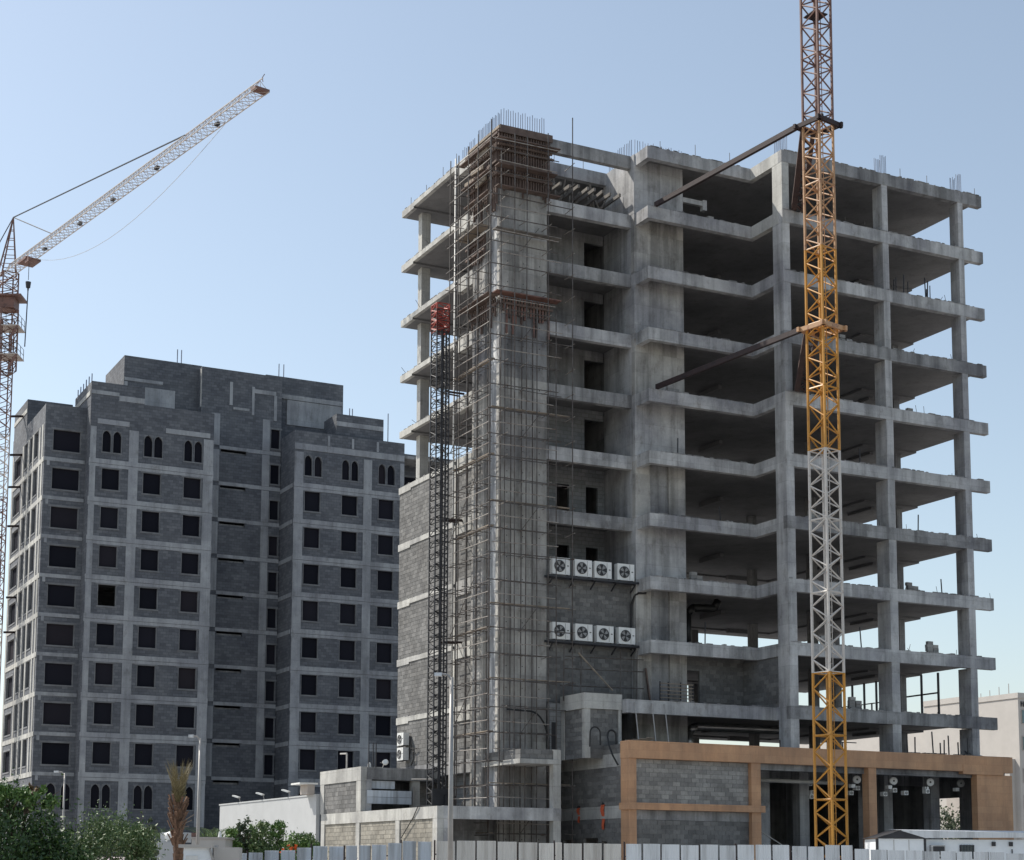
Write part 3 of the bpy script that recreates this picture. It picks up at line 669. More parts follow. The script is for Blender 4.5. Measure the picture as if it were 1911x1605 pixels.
# ------------------------------------------------------------------ condensers
def condenser(u0, v, z, w, h, label, group, face='front'):
    c = thing('air_conditioner', label, 'air conditioner', u0, v, z, group)
    d = 0.42; fang = rnd.uniform(0, 1.57)
    c.rotation_euler.z += rnd.uniform(-.035, .035)
    if face == 'front':
        b = lambda x0, x1, y0, y1, z0, z1: (u0 + x0, u0 + x1, v + y0, v + y1, z + z0, z + z1)
        fan = lambda x, y, zz: (u0 + x, v + y, z + zz)
    else:
        b = lambda x0, x1, y0, y1, z0, z1: (u0 + y0, u0 + y1, v - x1, v - x0, z + z0, z + z1)
        fan = lambda x, y, zz: (u0 + y, v - x, z + zz)
    part(c, 'casing', 'ac_white', b(0, w, 0, d, 0.06, h))
    fx, fz, fr = w * 0.40, h * 0.52, h * 0.32
    MB().tube(fan(fx, -0.012, fz), fan(fx, 0.05, fz), fr, fr, 20).build('fan_opening', 'ac_dark', c)
    fb = MB()
    for i in range(4):
        a = i * math.pi / 2 + fang
        p = lambda r, t, y: fan(fx + r * math.cos(t), y, fz + r * math.sin(t))
        fb.quad(p(fr * .2, a - .3, -0.02), p(fr * .92, a - .12, -0.035), p(fr * .92, a + .62, -0.016), p(fr * .2, a + .5, -0.016))
    fb.build('fan_blades', 'ac_blade', c)
    rg = MB()
    for i in range(20):
        a0, a1 = 2 * math.pi * i / 20, 2 * math.pi * (i + 1) / 20
        rg.tube(fan(fx + fr * 1.03 * math.cos(a0), -0.03, fz + fr * 1.03 * math.sin(a0)), fan(fx + fr * 1.03 * math.cos(a1), -0.03, fz + fr * 1.03 * math.sin(a1)), 0.014, n=4)
    for r in (0.35, 0.7):
        for i in range(12):
            a0, a1 = 2 * math.pi * i / 12, 2 * math.pi * (i + 1) / 12
            rg.tube(fan(fx + fr * r * math.cos(a0), -0.05, fz + fr * r * math.sin(a0)), fan(fx + fr * r * math.cos(a1), -0.05, fz + fr * r * math.sin(a1)), 0.006, n=3)
    rg.build('fan_guard', 'ac_dark', c)
    part(c, 'panel_seam', 'ac_dark', b(w * .72, w * .735, -0.004, 0.01, 0.1, h - .04))
    part(c, 'handle', 'ac_dark', b(w * .83, w * .93, -0.012, 0.01, h * .53, h * .58))
    part(c, 'rating_label', 'ac_tag', b(w * .82, w * .92, -0.006, 0.01, h * .24, h * .42))
    for x in (0.1, w - .2): part(c, 'foot', 'ac_dark', b(x, x + .1, 0.02, d - .02, 0.0, 0.058))
    return c
nth = ['leftmost', 'second', 'third', 'rightmost']
for row, (zz, us) in enumerate(((19.56, (-14.18, -12.60, -11.20, -9.55)), (15.54, (-14.18, -12.58, -11.04, -9.48)))):
    rn = 'upper' if row == 0 else 'lower'
    for i, uu in enumerate(us):
        condenser(uu, 4.72, zz, 1.21, 1.10, 'white condenser on the %s steel shelf, %s of four' % (rn, nth[i]), 'condensers on the two steel shelves')
    s = thing('condenser_shelf', '%s dark steel shelf carrying four white condensers in the shaft bay' % rn, 'shelf', -11.3, 4.6, zz)
    part(s, 'rail', 'dark_steel', (-14.5, -8.05, 4.62, 4.70, zz - 0.14, zz - 0.004)); part(s, 'rail', 'dark_steel', (-14.5, -8.05, 5.1, 5.18, zz - 0.14, zz - 0.004))
    for uu in (-14.2, -12.7, -11.2, -9.7, -8.3):
        part(s, 'cross_bar', 'dark_steel', (uu, uu + .06, 4.70, 5.1, zz - 0.13, zz - 0.02))
        MB().beam((uu + .03, 4.68, zz - .15), (uu + .03, 5.3, zz - 0.6), 0.06, 0.08).build('bracket', 'dark_steel', s)
for i, zz in enumerate((9.75, 8.75)):
    condenser(UL - 0.52, 19.15, zz, 1.0, 0.9, 'small white condenser on the left block wall, %s of two' % ('upper' if i == 0 else 'lower'), 'pair of condensers on the left block wall', face='left')
    part(None, 'wall_bracket', 'dark_steel') if False else None
w = thing('cable_bundle', 'black cables hanging from small condensers on the left block wall', 'cable', UL, 17.6, 8.6)
MB().path([(UL - .1, 18.0, 10.4), (UL - .1, 17.7, 9.6), (UL - .12, 17.3, 9.3), (UL - .1, 17.35, 8.8), (UL - .12, 17.7, 8.45)], 0.05, 5).build('cable', 'black_hose', w)
MB().path([(UL - .1, 18.1, 9.5), (UL - .2, 17.5, 9.55), (UL - .1, 16.9, 9.5)], 0.04, 5).build('cable', 'black_hose', w)
w = thing('drain_hose', 'black pipe running down beside the condenser shelves at the shear wall', 'hose', -8.2, 5.2, Z(8))
MB().path([(-8.3, 5.2, 15.3), (-8.25, 5.2, 18.2), (-8.15, 5.0, 18.75), (-7.95, 4.85, 18.9), (-7.4, 4.85, 18.95)], 0.07, 6).build('hose_run', 'black_hose', w)

# ------------------------------------------------------------------ podium with the orange stone frame
P_ = thing('podium', 'low podium of the tower with orange stone frame around grey block panels', 'building', -12.2, -1.0, 0.0)
OS = 'orange_stone'
part(P_, 'fascia', OS, (-12.25, 17.03, -1.0, -0.55, 8.07, 9.10))
part(P_, 'fascia', OS, (12.8, 16.2, -1.03, -0.6, 7.90, 8.5))
part(P_, 'fascia_return', OS, (-12.25, -11.8, -0.55, 0.02, 8.07, 9.10))
part(P_, 'corner_pier', OS, (-12.22, -11.72, -0.90, 0.02, 0.0, 8.068))
part(P_, 'pier', OS, (-3.66, -2.99, -0.93, -0.4, 0.0, 8.068))
part(P_, 'pier', OS, (5.2, 5.8, -0.93, -0.3, 0.0, 8.068))
part(P_, 'pier', OS, (14.0, 17.0, -0.94, -0.4, 0.0, 7.898))
part(P_, 'sill_band', OS, (-12.34, -2.76, -1.06, -0.55, 5.10, 5.50))
part(P_, 'sill_band_return', OS, (-12.34, -11.8, -0.55, 0.02, 5.10, 5.50))
# individually laid blocks of the two panels, then the remaining walls
budget = [296]
block_panel(P_, 'u', -0.60, -11.71, -3.67, 5.51, 8.06, -1, single=budget, rnd=random.Random(80))
block_panel(P_, 'u', -0.60, -11.71, -3.67, 0.0, 4.52, -1, rnd=random.Random(81))
part(P_, 'lintel_beam', 'concrete_old', (-11.71, -3.67, -0.64, -0.4, 4.53, 5.09))
for (z0, z1, hol) in ((0.0, 4.60, [(2.75, 4.45, 2.6, 3.5), (5.9, 6.95, 2.6, 3.45), (1.7, 2.3, 2.6, 3.3)]), (5.37, 7.63, []), (8.42, 8.95, [])):
    block_panel(P_, 'v', -12.16, 0.03, 7.3, z0, z1, -1, holes=hol, rnd=random.Random(int(z0 * 10)))
part(P_, 'wall_band', 'concrete_pale', (-12.20, -11.9, 0.025, 7.3, 4.61, 5.36))
part(P_, 'wall_band', 'concrete_pale', (-12.20, -11.9, 0.025, 7.3, 7.64, 8.41))
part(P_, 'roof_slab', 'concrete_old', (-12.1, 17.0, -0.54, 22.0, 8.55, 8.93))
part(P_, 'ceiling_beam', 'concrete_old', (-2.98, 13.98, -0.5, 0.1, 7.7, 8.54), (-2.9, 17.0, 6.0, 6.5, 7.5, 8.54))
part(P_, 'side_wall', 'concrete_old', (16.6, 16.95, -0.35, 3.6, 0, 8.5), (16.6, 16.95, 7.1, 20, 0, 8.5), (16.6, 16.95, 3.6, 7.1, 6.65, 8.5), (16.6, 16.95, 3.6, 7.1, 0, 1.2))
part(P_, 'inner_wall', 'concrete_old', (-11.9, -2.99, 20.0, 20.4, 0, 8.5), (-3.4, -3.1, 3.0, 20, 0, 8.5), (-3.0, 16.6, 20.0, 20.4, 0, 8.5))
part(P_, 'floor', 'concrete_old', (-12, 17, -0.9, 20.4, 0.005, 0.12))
for (uu, vv) in ((0.5, 4.0), (3.6, 4.0), (8.3, 3.2), (11.3, 5.0), (13.6, 3.0), (0.5, 11), (8.3, 11)):
    part(P_, 'column', 'concrete', (uu, uu + 0.75, vv, vv + 0.75, 0.12, 8.54))
# roof of the podium: rubbish, stakes, sheets
for (uu, h) in ((8.9, .9), (9.5, 1.1), (11.0, 1.5), (11.6, .8), (11.9, 1.0), (12.3, 1.3), (13.1, .9), (13.9, 1.2)):
    rod('roof_stake', 'dark_steel', P_, (uu, -0.3, 9.1), (uu + rnd.uniform(-.1, .05), -0.3, 9.1 + h), 0.045, n=6)
MB().quad((13.4, -0.8, 9.12), (17.3, -0.9, 9.13), (16.8, 0.9, 9.2), (14.4, 0.6, 9.55)).quad((13.4, -0.8, 9.10), (14.4, 0.6, 9.53), (16.8, 0.9, 9.18), (17.3, -0.9, 9.11)).build('loose_sheet', 'ac_dark', P_)
for i in range(12):
    uu = rnd.uniform(8.5, 13.4)
    MB().beam((uu, -0.7, 9.14), (uu + rnd.uniform(.5, 1.4), -0.3, 9.14 + rnd.uniform(.0, .08)), 0.1, 0.06).build('loose_plank', 'rust_steel' if i % 2 else 'timber_pale', P_)
for i in range(4): MB().beam((-12.1 + .5 * i, -.3, 9.14 + .07 * i), (-10.6 + .2 * i, -.1, 9.15 + .06 * i), 0.12, 0.06).build('loose_plank', 'timber_pale', P_)
MB().box(-12.15, -11.0, -0.2, 0.3, 9.0, 9.05).build('parapet_mortar', 'concrete_pale', P_)
for uu in (-1.0, 2.6, 3.8): part(P_, 'stake_rail', 'dark_steel', (uu, uu + .06, -0.2, -0.14, 9.1, 9.62))
part(P_, 'stake_rail', 'dark_steel', (2.6, 4.9, -0.2, -0.14, 9.62, 9.68))
# discs, spotlights and a duct under the ceiling of the open hall
nl = ['leftmost, just right of the crane mast', 'second, beside the orange pier', 'third from the mast', 'rightmost and greyest']
for i, uu in enumerate((5.75, 8.70, 11.72, 14.30)):
    o = thing('ceiling_disc', 'round white ventilation disc under the hall ceiling, %s' % nl[i], 'air diffuser', uu, 0.9, 7.42, 'discs in the open hall')
    MB().tube((uu, 0.9, 7.42), (uu - .03, 0.83, 7.42), 0.27, 0.24, 18).build('dish', 'disc_white' if i < 3 else 'ac_blade', o)
    MB().tube((uu - .03, 0.83, 7.42), (uu - .04, 0.81, 7.42), 0.05, 0.06, 10).build('centre_knob', 'ac_dark', o)
    rod('hanger', 'dark_steel', o, (uu, 0.95, 7.42), (uu, 0.95, 8.54), 0.02)
    MB().box(uu - .42, uu - .12, 0.9, 1.2, 6.9, 7.12).build('spot_box', 'disc_white', o)
    rod('hanger', 'dark_steel', o, (uu - .3, 1.05, 7.12), (uu - .3, 1.05, 8.54), 0.02)
spots = [(at(x, y, 108.5)) for x, y in ((1510, 1463), (1557, 1461), (1513, 1487), (1587, 1480), (1599, 1471), (1668, 1475), (1689, 1480), (1650, 1482), (1729, 1477), (1515, 1479))]
wh = ['leftmost, beside the mast', 'just left of mast', 'low, far left', 'low, right of mast', 'right of mast near the pier', 'between first two discs', 'left of the second disc', 'faint, deep in the hall', 'below the third disc', 'faint, left of mast']
for i, p in enumerate(spots):
    l = w2l(p)
    o = thing('spotlight', 'small white spotlight under the hall ceiling, %s' % wh[i], 'spotlight', l.x, l.y, l.z, 'spotlights in the open hall')
    MB().box(l.x - .18, l.x + .14, l.y - .15, l.y + .2, l.z - .13, l.z + .14).build('housing', 'disc_white', o)
    MB().tube((l.x - .02, l.y - .16, l.z), (l.x - .02, l.y - .19, l.z), 0.1, 0.1, 10).build('lens', 'ac_blade', o)
    rod('hanger', 'dark_steel', o, (l.x, l.y, l.z + .1), (l.x, l.y, 8.54), 0.02)
o = thing('hall_duct', 'long pale duct hung under the hall ceiling left of the crane mast', 'duct', -1.5, 2.0, 7.2)
MB().path([(-2.2, 2.0, 7.25), (5.5, 2.0, 7.22)], 0.13, 10).build('duct_run', 'pvc_white', o, smooth=True)
for uu in (-1.5, 1.5, 4.5): rod('hanger', 'dark_steel', o, (uu, 2.0, 7.25), (uu, 2.0, 8.5), 0.02)
o = thing('hall_staircase', 'dim metal staircase with handrail low inside the open hall', 'staircase', 0, 2.5, 0.12)
MB().beam((-2.8, 2.4, 4.3), (4.5, 2.4, 0.4), 0.1, 0.3).build('stringer', 'dark_steel', o)
for i in range(16): plank('tread', 'dark_steel', o, -2.7 + .45 * i, -2.4 + .45 * i, 2.4, 3.3, 4.25 - .24 * i, 4.30 - .24 * i)
MB().beam((-2.8, 2.4, 5.2), (4.5, 2.4, 1.4), 0.06, 0.06).build('handrail', 'lamp_pole', o)
for uu in (-2.0, 0.2, 2.4): rod('baluster', 'lamp_pole', o, (uu, 2.4, 4.75 - (uu + 2.8) * .52 - .8), (uu, 2.4, 4.75 - (uu + 2.8) * .52), 0.03)

for i, (v0, z1, z0, w) in enumerate(((2.05, 5.45, 4.0, .42), (4.95, 5.35, 4.45, .34))):
    o = thing('orange_cloth', ('bright long orange cloth hanging on the podium side wall near corner', 'short faded red cloth hanging on the podium side wall farther back')[i], 'cloth', -12.3, v0, z0, 'cloths on the podium side wall')
    b = MB(); n = 8
    for j in range(n):
        t0, t1 = j / n, (j + 1) / n; f = lambda t: (-12.24 - .05 * math.sin(t * 9), v0 + .05 * math.sin(t * 5), w * (1 - .45 * t) / 2, z1 + (z0 - z1) * t)
        x0, y0, h0, q0 = f(t0); x1, y1, h1, q1 = f(t1)
        b.quad((x0, y0 - h0, q0), (x0, y0 + h0, q0), (x1, y1 + h1, q1), (x1, y1 - h1, q1)); b.quad((x0 + .02, y0 + h0, q0), (x0 + .02, y0 - h0, q0), (x1 + .02, y1 - h1, q1), (x1 + .02, y1 + h1, q1))
    b.build('hanging_cloth', 'orange_red', o); part(o, 'hook', 'dark_steel', (-12.3, -12.17, v0 - .05, v0 + .05, z1, z1 + .12))
# stair box on the podium roof, canopy and base of the core
b = thing('stair_box', 'small grey block stair enclosure on podium roof beneath the condensers', 'building', -13.5, 2.0, 9.0)
part(b, 'ring_beam', 'concrete_pale', (-13.55, -10.92, 1.98, 4.9, 11.15, 12.08))
part(b, 'corner_post', 'concrete_pale', (-13.5, -13.1, 2.02, 2.3, 8.2, 11.145)); part(b, 'corner_post', 'concrete_pale', (-11.15, -10.95, 2.02, 2.3, 8.2, 11.145)); part(b, 'corner_post', 'concrete_pale', (-13.5, -13.2, 4.5, 4.88, 8.2, 11.145))
block_panel(b, 'u', 2.12, -13.1, -11.15, 8.2, 11.14, -1, rnd=random.Random(90)); block_panel(b, 'v', -13.42, 2.3, 4.5, 8.2, 11.14, -1, rnd=random.Random(91))
part(b, 'rear_wall', 'block_inner', (-14.28, -13.5, 4.9, 5.2, 8.2, 11.7))
part(b, 'doorway', 'ac_dark', (-14.15, -13.85, 4.86, 4.905, 8.8, 10.5))
for uu in (-10.6, -9.4, -8.5): rod('leaning_pole', 'lamp_pole', b, (uu, 0.6, 9.0), (uu + .25, 1.46, 11.6), 0.035)
MB().path([(-12.9, 1.2, 8.9)] + [(-13.25 + .35 * math.cos(t), 1.2, 9.6 + .38 * math.sin(t)) for t in [math.pi * i / 10 for i in range(11)]] + [(-13.62, 1.2, 8.8)], 0.045, 7).build('roof_hose', 'black_hose', b)
MB().path([(-12.0, 0.9, 8.95)] + [(-12.3 + .3 * math.cos(t), .9, 9.45 + .36 * math.sin(t)) for t in [math.pi * i / 10 for i in range(11)]] + [(-12.62, .7, 8.9), (-12.55, .4, 8.3), (-12.3, .2, 7.7)], 0.055, 7).build('roof_hose', 'black_hose', b)
n_ = thing('core_canopy', 'small concrete canopy with block upstand jutting from the foot of the core', 'canopy', -17.8, 2.0, 7.75)
part(n_, 'canopy_slab', 'concrete_pale', (-17.82, -15.1, 2.0, 5.2, 7.74, 8.02)); part(n_, 'canopy_slab', 'concrete_pale', (-18.0 + .18, -17.66, 5.2, 7.0, 7.742, 8.018))
block_panel(n_, 'u', 2.1, -17.7, -15.62, 8.03, 8.58, -1, rnd=random.Random(92)); block_panel(n_, 'v', -17.72, 2.1, 6.95, 8.03, 8.58, -1, depth=0.06, rnd=random.Random(93))
part(n_, 'canopy_post', 'concrete_pale', (-15.6, -15.1, 2.02, 2.5, 0, 7.735)); part(n_, 'canopy_post', 'concrete_pale', (-15.6, -15.1, 2.02, 2.5, 8.025, 8.6))
h = thing('looping_hose', 'thick black hose looping from scaffold down to the roof beside the core', 'hose', -14.5, 4.6, 8.9)
pts = [(-17.2, 4.9, 11.15), (-15.6, 4.9, 11.1)] + [(-15.6 + 1.25 * math.sin(t), 4.9, 9.0 + 2.1 * math.cos(t)) for t in [i * math.pi / 2 / 8 for i in range(1, 9)]] + [(-14.25, 4.9, 8.4)]
MB().path(pts, 0.055, 7).build('hose_run', 'black_hose', h)

# ------------------------------------------------------------------ annex at the left foot of the tower
A = thing('annex', 'low unfinished annex of white beams and grey block panels at the tower foot', 'building', -23.08, 2.0, 0.0)
UA = -23.08
part(A, 'terrace_beam', 'concrete_pale', (UA, UA + 0.4, 2.0, 20.3, 4.46, 5.15)); part(A, 'terrace_beam', 'concrete', (UA + 0.4, -15.09, 2.0, 2.4, 4.44, 5.17))
part(A, 'terrace_slab', 'concrete_old', (UA + .4, -17.65, 2.4, 20.3, 4.85, 5.13)); part(A, 'terrace_slab', 'concrete_old', (-17.65, -15.1, 2.4, 5.2, 4.85, 5.13))
for v in (2.02, 7.35, 13.6, 19.7): part(A, 'post', 'concrete_pale', (UA + .01, UA + .4, v, v + 0.62, 0, 4.455))
part(A, 'post', 'concrete', (UA + .42, UA + .75, 2.05, 2.4, 0, 4.435))
for (a, c) in ((2.65, 7.34), (7.98, 13.59), (14.23, 19.69)): block_panel(A, 'v', UA + .1, a, c, 0, 4.45, -1, m='block_warm', rnd=random.Random(int(a * 3)))
part(A, 'inner_wall', 'concrete_old', (UA + .8, -15.5, 6.0, 6.3, 0, 4.84))
part(A, 'roof_beam', 'concrete_pale', (UA, UA + .4, 13.43, 20.6, 7.10, 7.97)); part(A, 'roof_slab', 'concrete_old', (UA + .4, -17.66, 13.45, 20.6, 7.18, 7.94))
part(A, 'post', 'concrete_pale', (UA + .01, UA + .35, 13.45, 14.2, 5.155, 7.095)); part(A, 'post', 'concrete_pale', (UA + .01, UA + .35, 19.85, 20.55, 5.155, 7.095))
block_panel(A, 'v', UA + .08, 14.21, 19.84, 5.155, 7.09, -1, rnd=random.Random(95))
part(A, 'post', 'concrete', (UA + .37, UA + .75, 13.46, 13.8, 5.155, 7.175))
part(A, 'rear_wall', 'concrete_old', (UA + .8, -17.7, 17.0, 17.3, 5.155, 7.175))
for i in range(3):
    for j in range(2): part(A, 'grey_panel', 'sheet_grey', (-22.66 + i * 1.02, -21.66 + i * 1.02, 13.38, 13.43, 5.66 + j * .43, 6.07 + j * .43))
for i in range(2): part(A, 'grey_panel', 'sheet_grey', (-22.66 + i * 1.02, -21.66 + i * 1.02, 13.7, 13.75, 6.62, 7.12))
part(A, 'panel_stud', 'lamp_pole', (-19.5, -19.4, 13.4, 13.5, 5.6, 6.8)); part(A, 'roof_mortar', 'concrete_pale', (-22.9, -21.4, 13.9, 14.7, 7.945, 8.0))
part(A, 'post', 'concrete_pale', (-19.45, -18.95, 13.6, 14.1, 5.155, 7.175))
rod('vent_pipe', 'lamp_pole', A, (-22.9, 16.3, 7.95), (-22.9, 16.3, 8.95), 0.06); rod('vent_pipe', 'lamp_pole', A, (-22.9, 16.3, 8.95), (-22.9, 17.4, 9.0), 0.06)
for uu in (-22.5, -22.2, -22.0): rod('roof_stake', 'dark_steel', A, (uu, 13.6, 7.95), (uu, 13.6, 9.5), 0.035)
MB().beam((-19.8, 12.2, 7.2), (-19.1, 10.6, 7.15), 1.0, 0.05).build('loose_board', 'cream', A)
MB().path([(-23.1, 7.0, 3.4), (-23.12, 5.2, 4.6), (-23.15, 4.5, 5.2), (-22.6, 3.6, 5.2)], 0.03, 5).build('hanging_cable', 'black_hose', A)
d = thing('satellite_dish', 'small round white satellite dish on the annex roof', 'satellite dish', -21.35, 13.6, 7.95)
MB().tube((-21.35, 13.6, 8.3), (-21.4, 13.52, 8.33), 0.2, 0.16, 14).build('dish', 'ac_white', d); rod('mast', 'lamp_pole', d, (-21.5, 13.7, 7.94), (-21.4, 13.65, 8.3), 0.03); rod('arm', 'lamp_pole', d, (-21.5, 13.7, 8.25), (-21.75, 13.5, 8.25), 0.02)
d = thing('roof_bottle', 'small white plastic bottle standing on the annex roof', 'bottle', -22.4, 13.7, 7.94)
MB().tube((-22.4, 13.7, 7.94), (-22.4, 13.7, 8.16), 0.1, 0.1, 10).tube((-22.4, 13.7, 8.16), (-22.4, 13.7, 8.26), 0.1, 0.04, 10).build('bottle_body', 'ac_white', d)
ww = thing('white_boundary_wall', 'long white rendered boundary wall running back from the annex', 'wall', -23.2, 20.7, 0)
part(ww, 'wall_face', 'white_paint', (-23.3, -23.05, 20.65, 41.7, 0, 6.40)); part(ww, 'coping', 'white_paint', (-23.35, -23.0, 20.65, 41.8, 6.402, 6.5))
for i, v in enumerate((26.0, 31.5, 37.0)):
    o = thing('wall_floodlight', 'small white floodlight on top of the white wall, %s' % ('nearest the annex', 'middle of three', 'farthest from the annex')[i], 'floodlight', -23.2, v, 6.5, 'floodlights on the white wall')
    rod('stem', 'lamp_pole', o, (-23.2, v, 6.5), (-23.3, v, 6.85), 0.03); MB().beam((-23.3, v, 6.85), (-23.6, v + .5, 7.0), 0.28, 0.1).build('head', 'ac_white', o)
o = thing('white_canopy', 'small white flat canopy tucked behind the annex roof corner', 'canopy', -23.7, 21.4, 6.5)
part(o, 'canopy_plate', 'ac_white', (-24.4, -23.1, 20.9, 22.6, 7.15, 7.26)); part(o, 'canopy_wall', 'cream_dark', (-23.8, -23.3, 21.0, 22.4, 6.51, 7.148))

# ------------------------------------------------------------------ material hoist
HO = thing('material_hoist', 'narrow black lattice hoist mast with red top section left of scaffold', 'hoist', -19.45, 10.0, 5.2)
def lattice(parent, u, v, z0, z1, s, pitch, leg, br, m, name='mast_section', ang=0.0, top=None, org=None, every=1):
    'four legs with zigzag bracing on each face'
    ca, sa = math.cos(ang), math.sin(ang); b = MB()
    cs = [(u + ca * x * s / 2 - sa * y * s / 2, v + sa * x * s / 2 + ca * y * s / 2) for x, y in ((-1, -1), (1, -1), (1, 1), (-1, 1))]
    for c in cs: b.tube((c[0], c[1], z0), (c[0], c[1], z1), leg, leg, 6)
    n = max(1, round((z1 - z0) / pitch)); h = (z1 - z0) / n
    for f in range(4):
        p, q = cs[f], cs[(f + 1) % 4]
        if f % 2: p, q = q, p
        for i in range(n):
            z = z0 + i * h
            b.tube((*p, z), (*q, z + h / 2), br, br, 5, False); b.tube((*q, z + h / 2), (*p, z + h), br, br, 5, False)
            if i % every == 0 and every < 50: b.tube((*p, z), (*q, z), br, br, 5, False)
        b.tube((*p, z1), (*q, z1), br, br, 5, False); b.tube((*p, z0), (*q, z0), br, br, 5, False)
    return b.build(name, m, parent, top)
zz = 5.5
while zz < 35.6:
    lattice(HO, -19.45, 10.0, zz, zz + 1.5, 0.86, 0.75, 0.05, 0.028, 'dark_steel'); zz += 1.5
lattice(HO, -19.45, 10.0, 35.6, 37.4, 0.86, 0.6, 0.05, 0.035, 'red_paint', 'top_section')
part(HO, 'guide_rail', 'dark_steel', (-19.6, -19.48, 9.5, 9.56, 5.5, 35.6)); part(HO, 'guide_rail', 'dark_steel', (-19.3, -19.2, 9.5, 9.56, 5.5, 35.6))
part(HO, 'base_frame', 'dark_steel', (-20.1, -18.8, 9.3, 10.7, 5.21, 5.5), (-20.0, -18.9, 9.4, 9.5, 5.5, 6.5)); part(HO, 'winch', 'dark_steel', (-19.2, -18.5, 9.2, 9.8, 5.21, 6.1))
for zt_ in (31.8, 23.5, 15.7): rod('wall_tie', 'rust_steel', HO, (-19.1, 10.0, zt_), (-17.6, 10.3, zt_ + .1), 0.07); rod('wall_tie', 'rust_steel', HO, (-19.1, 10.4, zt_), (-17.6, 10.9, zt_ + .1), 0.05)

# ------------------------------------------------------------------ the near tower crane (only its mast shows)
CR = thing('tower_crane', 'tall tower crane mast in yellow, white and rust sections before the frame', 'crane', -5.2, -10.4, 0)
S_ = 1.18; RA = R(12.0)
mu, mv = -5.2, -10.4
secs = [(0.0, 5.5, 'crane_yellow'), (5.5, 9.0, 'crane_yellow'), (9.0, 12.45, 'crane_yellow'), (12.45, 16.9, 'crane_white'), (16.9, 21.0, 'crane_white'), (21.0, 24.95, 'crane_white'),
        (24.95, 28.5, 'crane_yellow'), (28.5, 32.2, 'crane_yellow'), (32.2, 36.6, 'crane_yellow'), (36.6, 40.4, 'crane_peach'), (40.4, 44.0, 'crane_peach'), (44.0, 48.0, 'crane_rust'), (48.0, 52.0, 'crane_rust'), (52.0, 56.0, 'crane_rust'), (56.0, 62.0, 'crane_rust')]
for (a, b_, m) in secs:
    sec = lattice(CR, mu, mv, a, b_ - 0.02, S_, 1.42, 0.085, 0.045, m, ang=RA, every=99)
    lad = MB()
    for dx in (0.05, 0.4): lad.tube((mu + dx, mv + .1, a), (mu + dx, mv + .1, b_ - .02), 0.025, n=5)
    q = a + .2
    while q < b_: lad.tube((mu + .05, mv + .1, q), (mu + .4, mv + .1, q), 0.015, n=4); q += .35
    lad.build('ladder', m, sec, CR)
for zz in (50.6, 53.9):
    part(CR, 'rest_platform', 'rust_steel', (mu - .5, mu + .5, mv - .45, mv + .5, zz, zz + .06))
for (zc, m2, m3) in ((43.95, 'rust_steel', 'rust_steel'), (31.95, 'crane_peach', 'rust_steel')):
    ca, sa = math.cos(RA), math.sin(RA); e = 0.85
    cc = [(mu + ca * x * e - sa * y * e, mv + sa * x * e + ca * y * e) for x, y in ((-1, -1), (1, -1), (1, 1), (-1, 1))]
    col = MB()
    for i in range(4):
        p, q = Vector((*cc[i], zc)), Vector((*cc[(i + 1) % 4], zc)); dd = (q - p).normalized() * .22
        col.beam(p - dd, q + dd, 0.16, 0.26)
    col.build('collar', m2, CR)
    MB().beam((cc[3][0], cc[3][1], zc), (-7.35, 3.5, zc + .02), 0.22, 0.30).build('tie_beam', m3, CR)
    MB().beam((mu - .45, mv + .75, zc), (.95, 0.05, zc + .02), 0.34, 0.24).build('tie_beam', 'rust_brown', CR)
    MB().beam((mu + .25, mv + .75, zc), (1.65, 0.05, zc + .02), 0.26, 0.24).build('tie_beam', 'rust_brown', CR)
    tl = lambda x, t: (mu + x + (.95 - mu + .45) * t, mv + .75 + (.05 - mv - .75) * t, zc)
    for i in range(12): MB().beam(tl(-.45 if i % 2 else .25, (i + .1) / 12), tl(.25 if i % 2 else -.45, (i + .9) / 12), 0.16, 0.1).build('tie_lacing', 'rust_brown', CR)

# ------------------------------------------------------------------ the far tower crane with its jib
base = at(12, 600, 154); base.z = 0
LC = thing('tower_crane', 'slim brown hammerhead tower crane with long lattice jib beside the apartment block', 'crane', world=base, rot=0.0)
zj = at(15, 512, 154).z
s_ = 1.15
zz = 0.0; i = 0
while zz < zj - 4.6:
    h = min(6.0, zj - 4.6 - zz); lattice(LC, 0, 0, zz, zz + h - .02, s_, 1.3, 0.07, 0.036, 'crane_rust' if i % 3 else 'crane_pale', ang=R(35), every=2); zz += h; i += 1
lattice(LC, 0, 0, zj - 9.6, zj - 3.6, s_ + .5, 1.5, 0.09, 0.045, 'crane_rust', 'climbing_frame', ang=R(35))
for q in (zj - 8.2, zj - 5.4):
    part(LC, 'work_platform', 'crane_pale', (-1.2, 1.5, -1.2, 1.2, q, q + .08))
    rl = MB()
    for x, y in ((1.45, -1.1), (1.45, 0), (1.45, 1.1), (-1.2, -1.2), (0.3, -1.2)): rl.tube((x, y, q), (x, y, q + 1.1), 0.03, n=5)
    for h in (.55, 1.1): rl.tube((1.45, -1.1, q + h), (1.45, 1.1, q + h), .025, n=5).tube((-1.2, -1.1, q + h), (1.45, -1.1, q + h), .025, n=5)
    rl.build('railing', 'scaffold_steel', LC)
    MB().beam((1.4, -1.2, q - .02), (.6, -1.0, q - 1.4), .1, .2).build('platform_knee', 'crane_rust', LC)
part(LC, 'slewing_ring', 'crane_rust', (-0.9, 0.9, -0.9, 0.9, zj - 3.55, zj - 2.5)); part(LC, 'turntable_deck', 'crane_rust', (-1.3, 1.6, -1.2, 1.2, zj - 2.48, zj - 2.3))
lattice(LC, 0, 0, zj - 2.3, zj, 1.5, 1.2, 0.08, 0.045, 'crane_rust', 'slewing_tower', ang=R(35))
peak = Vector((0.35, -0.3, at(18, 408, 154).z))
ap = MB()
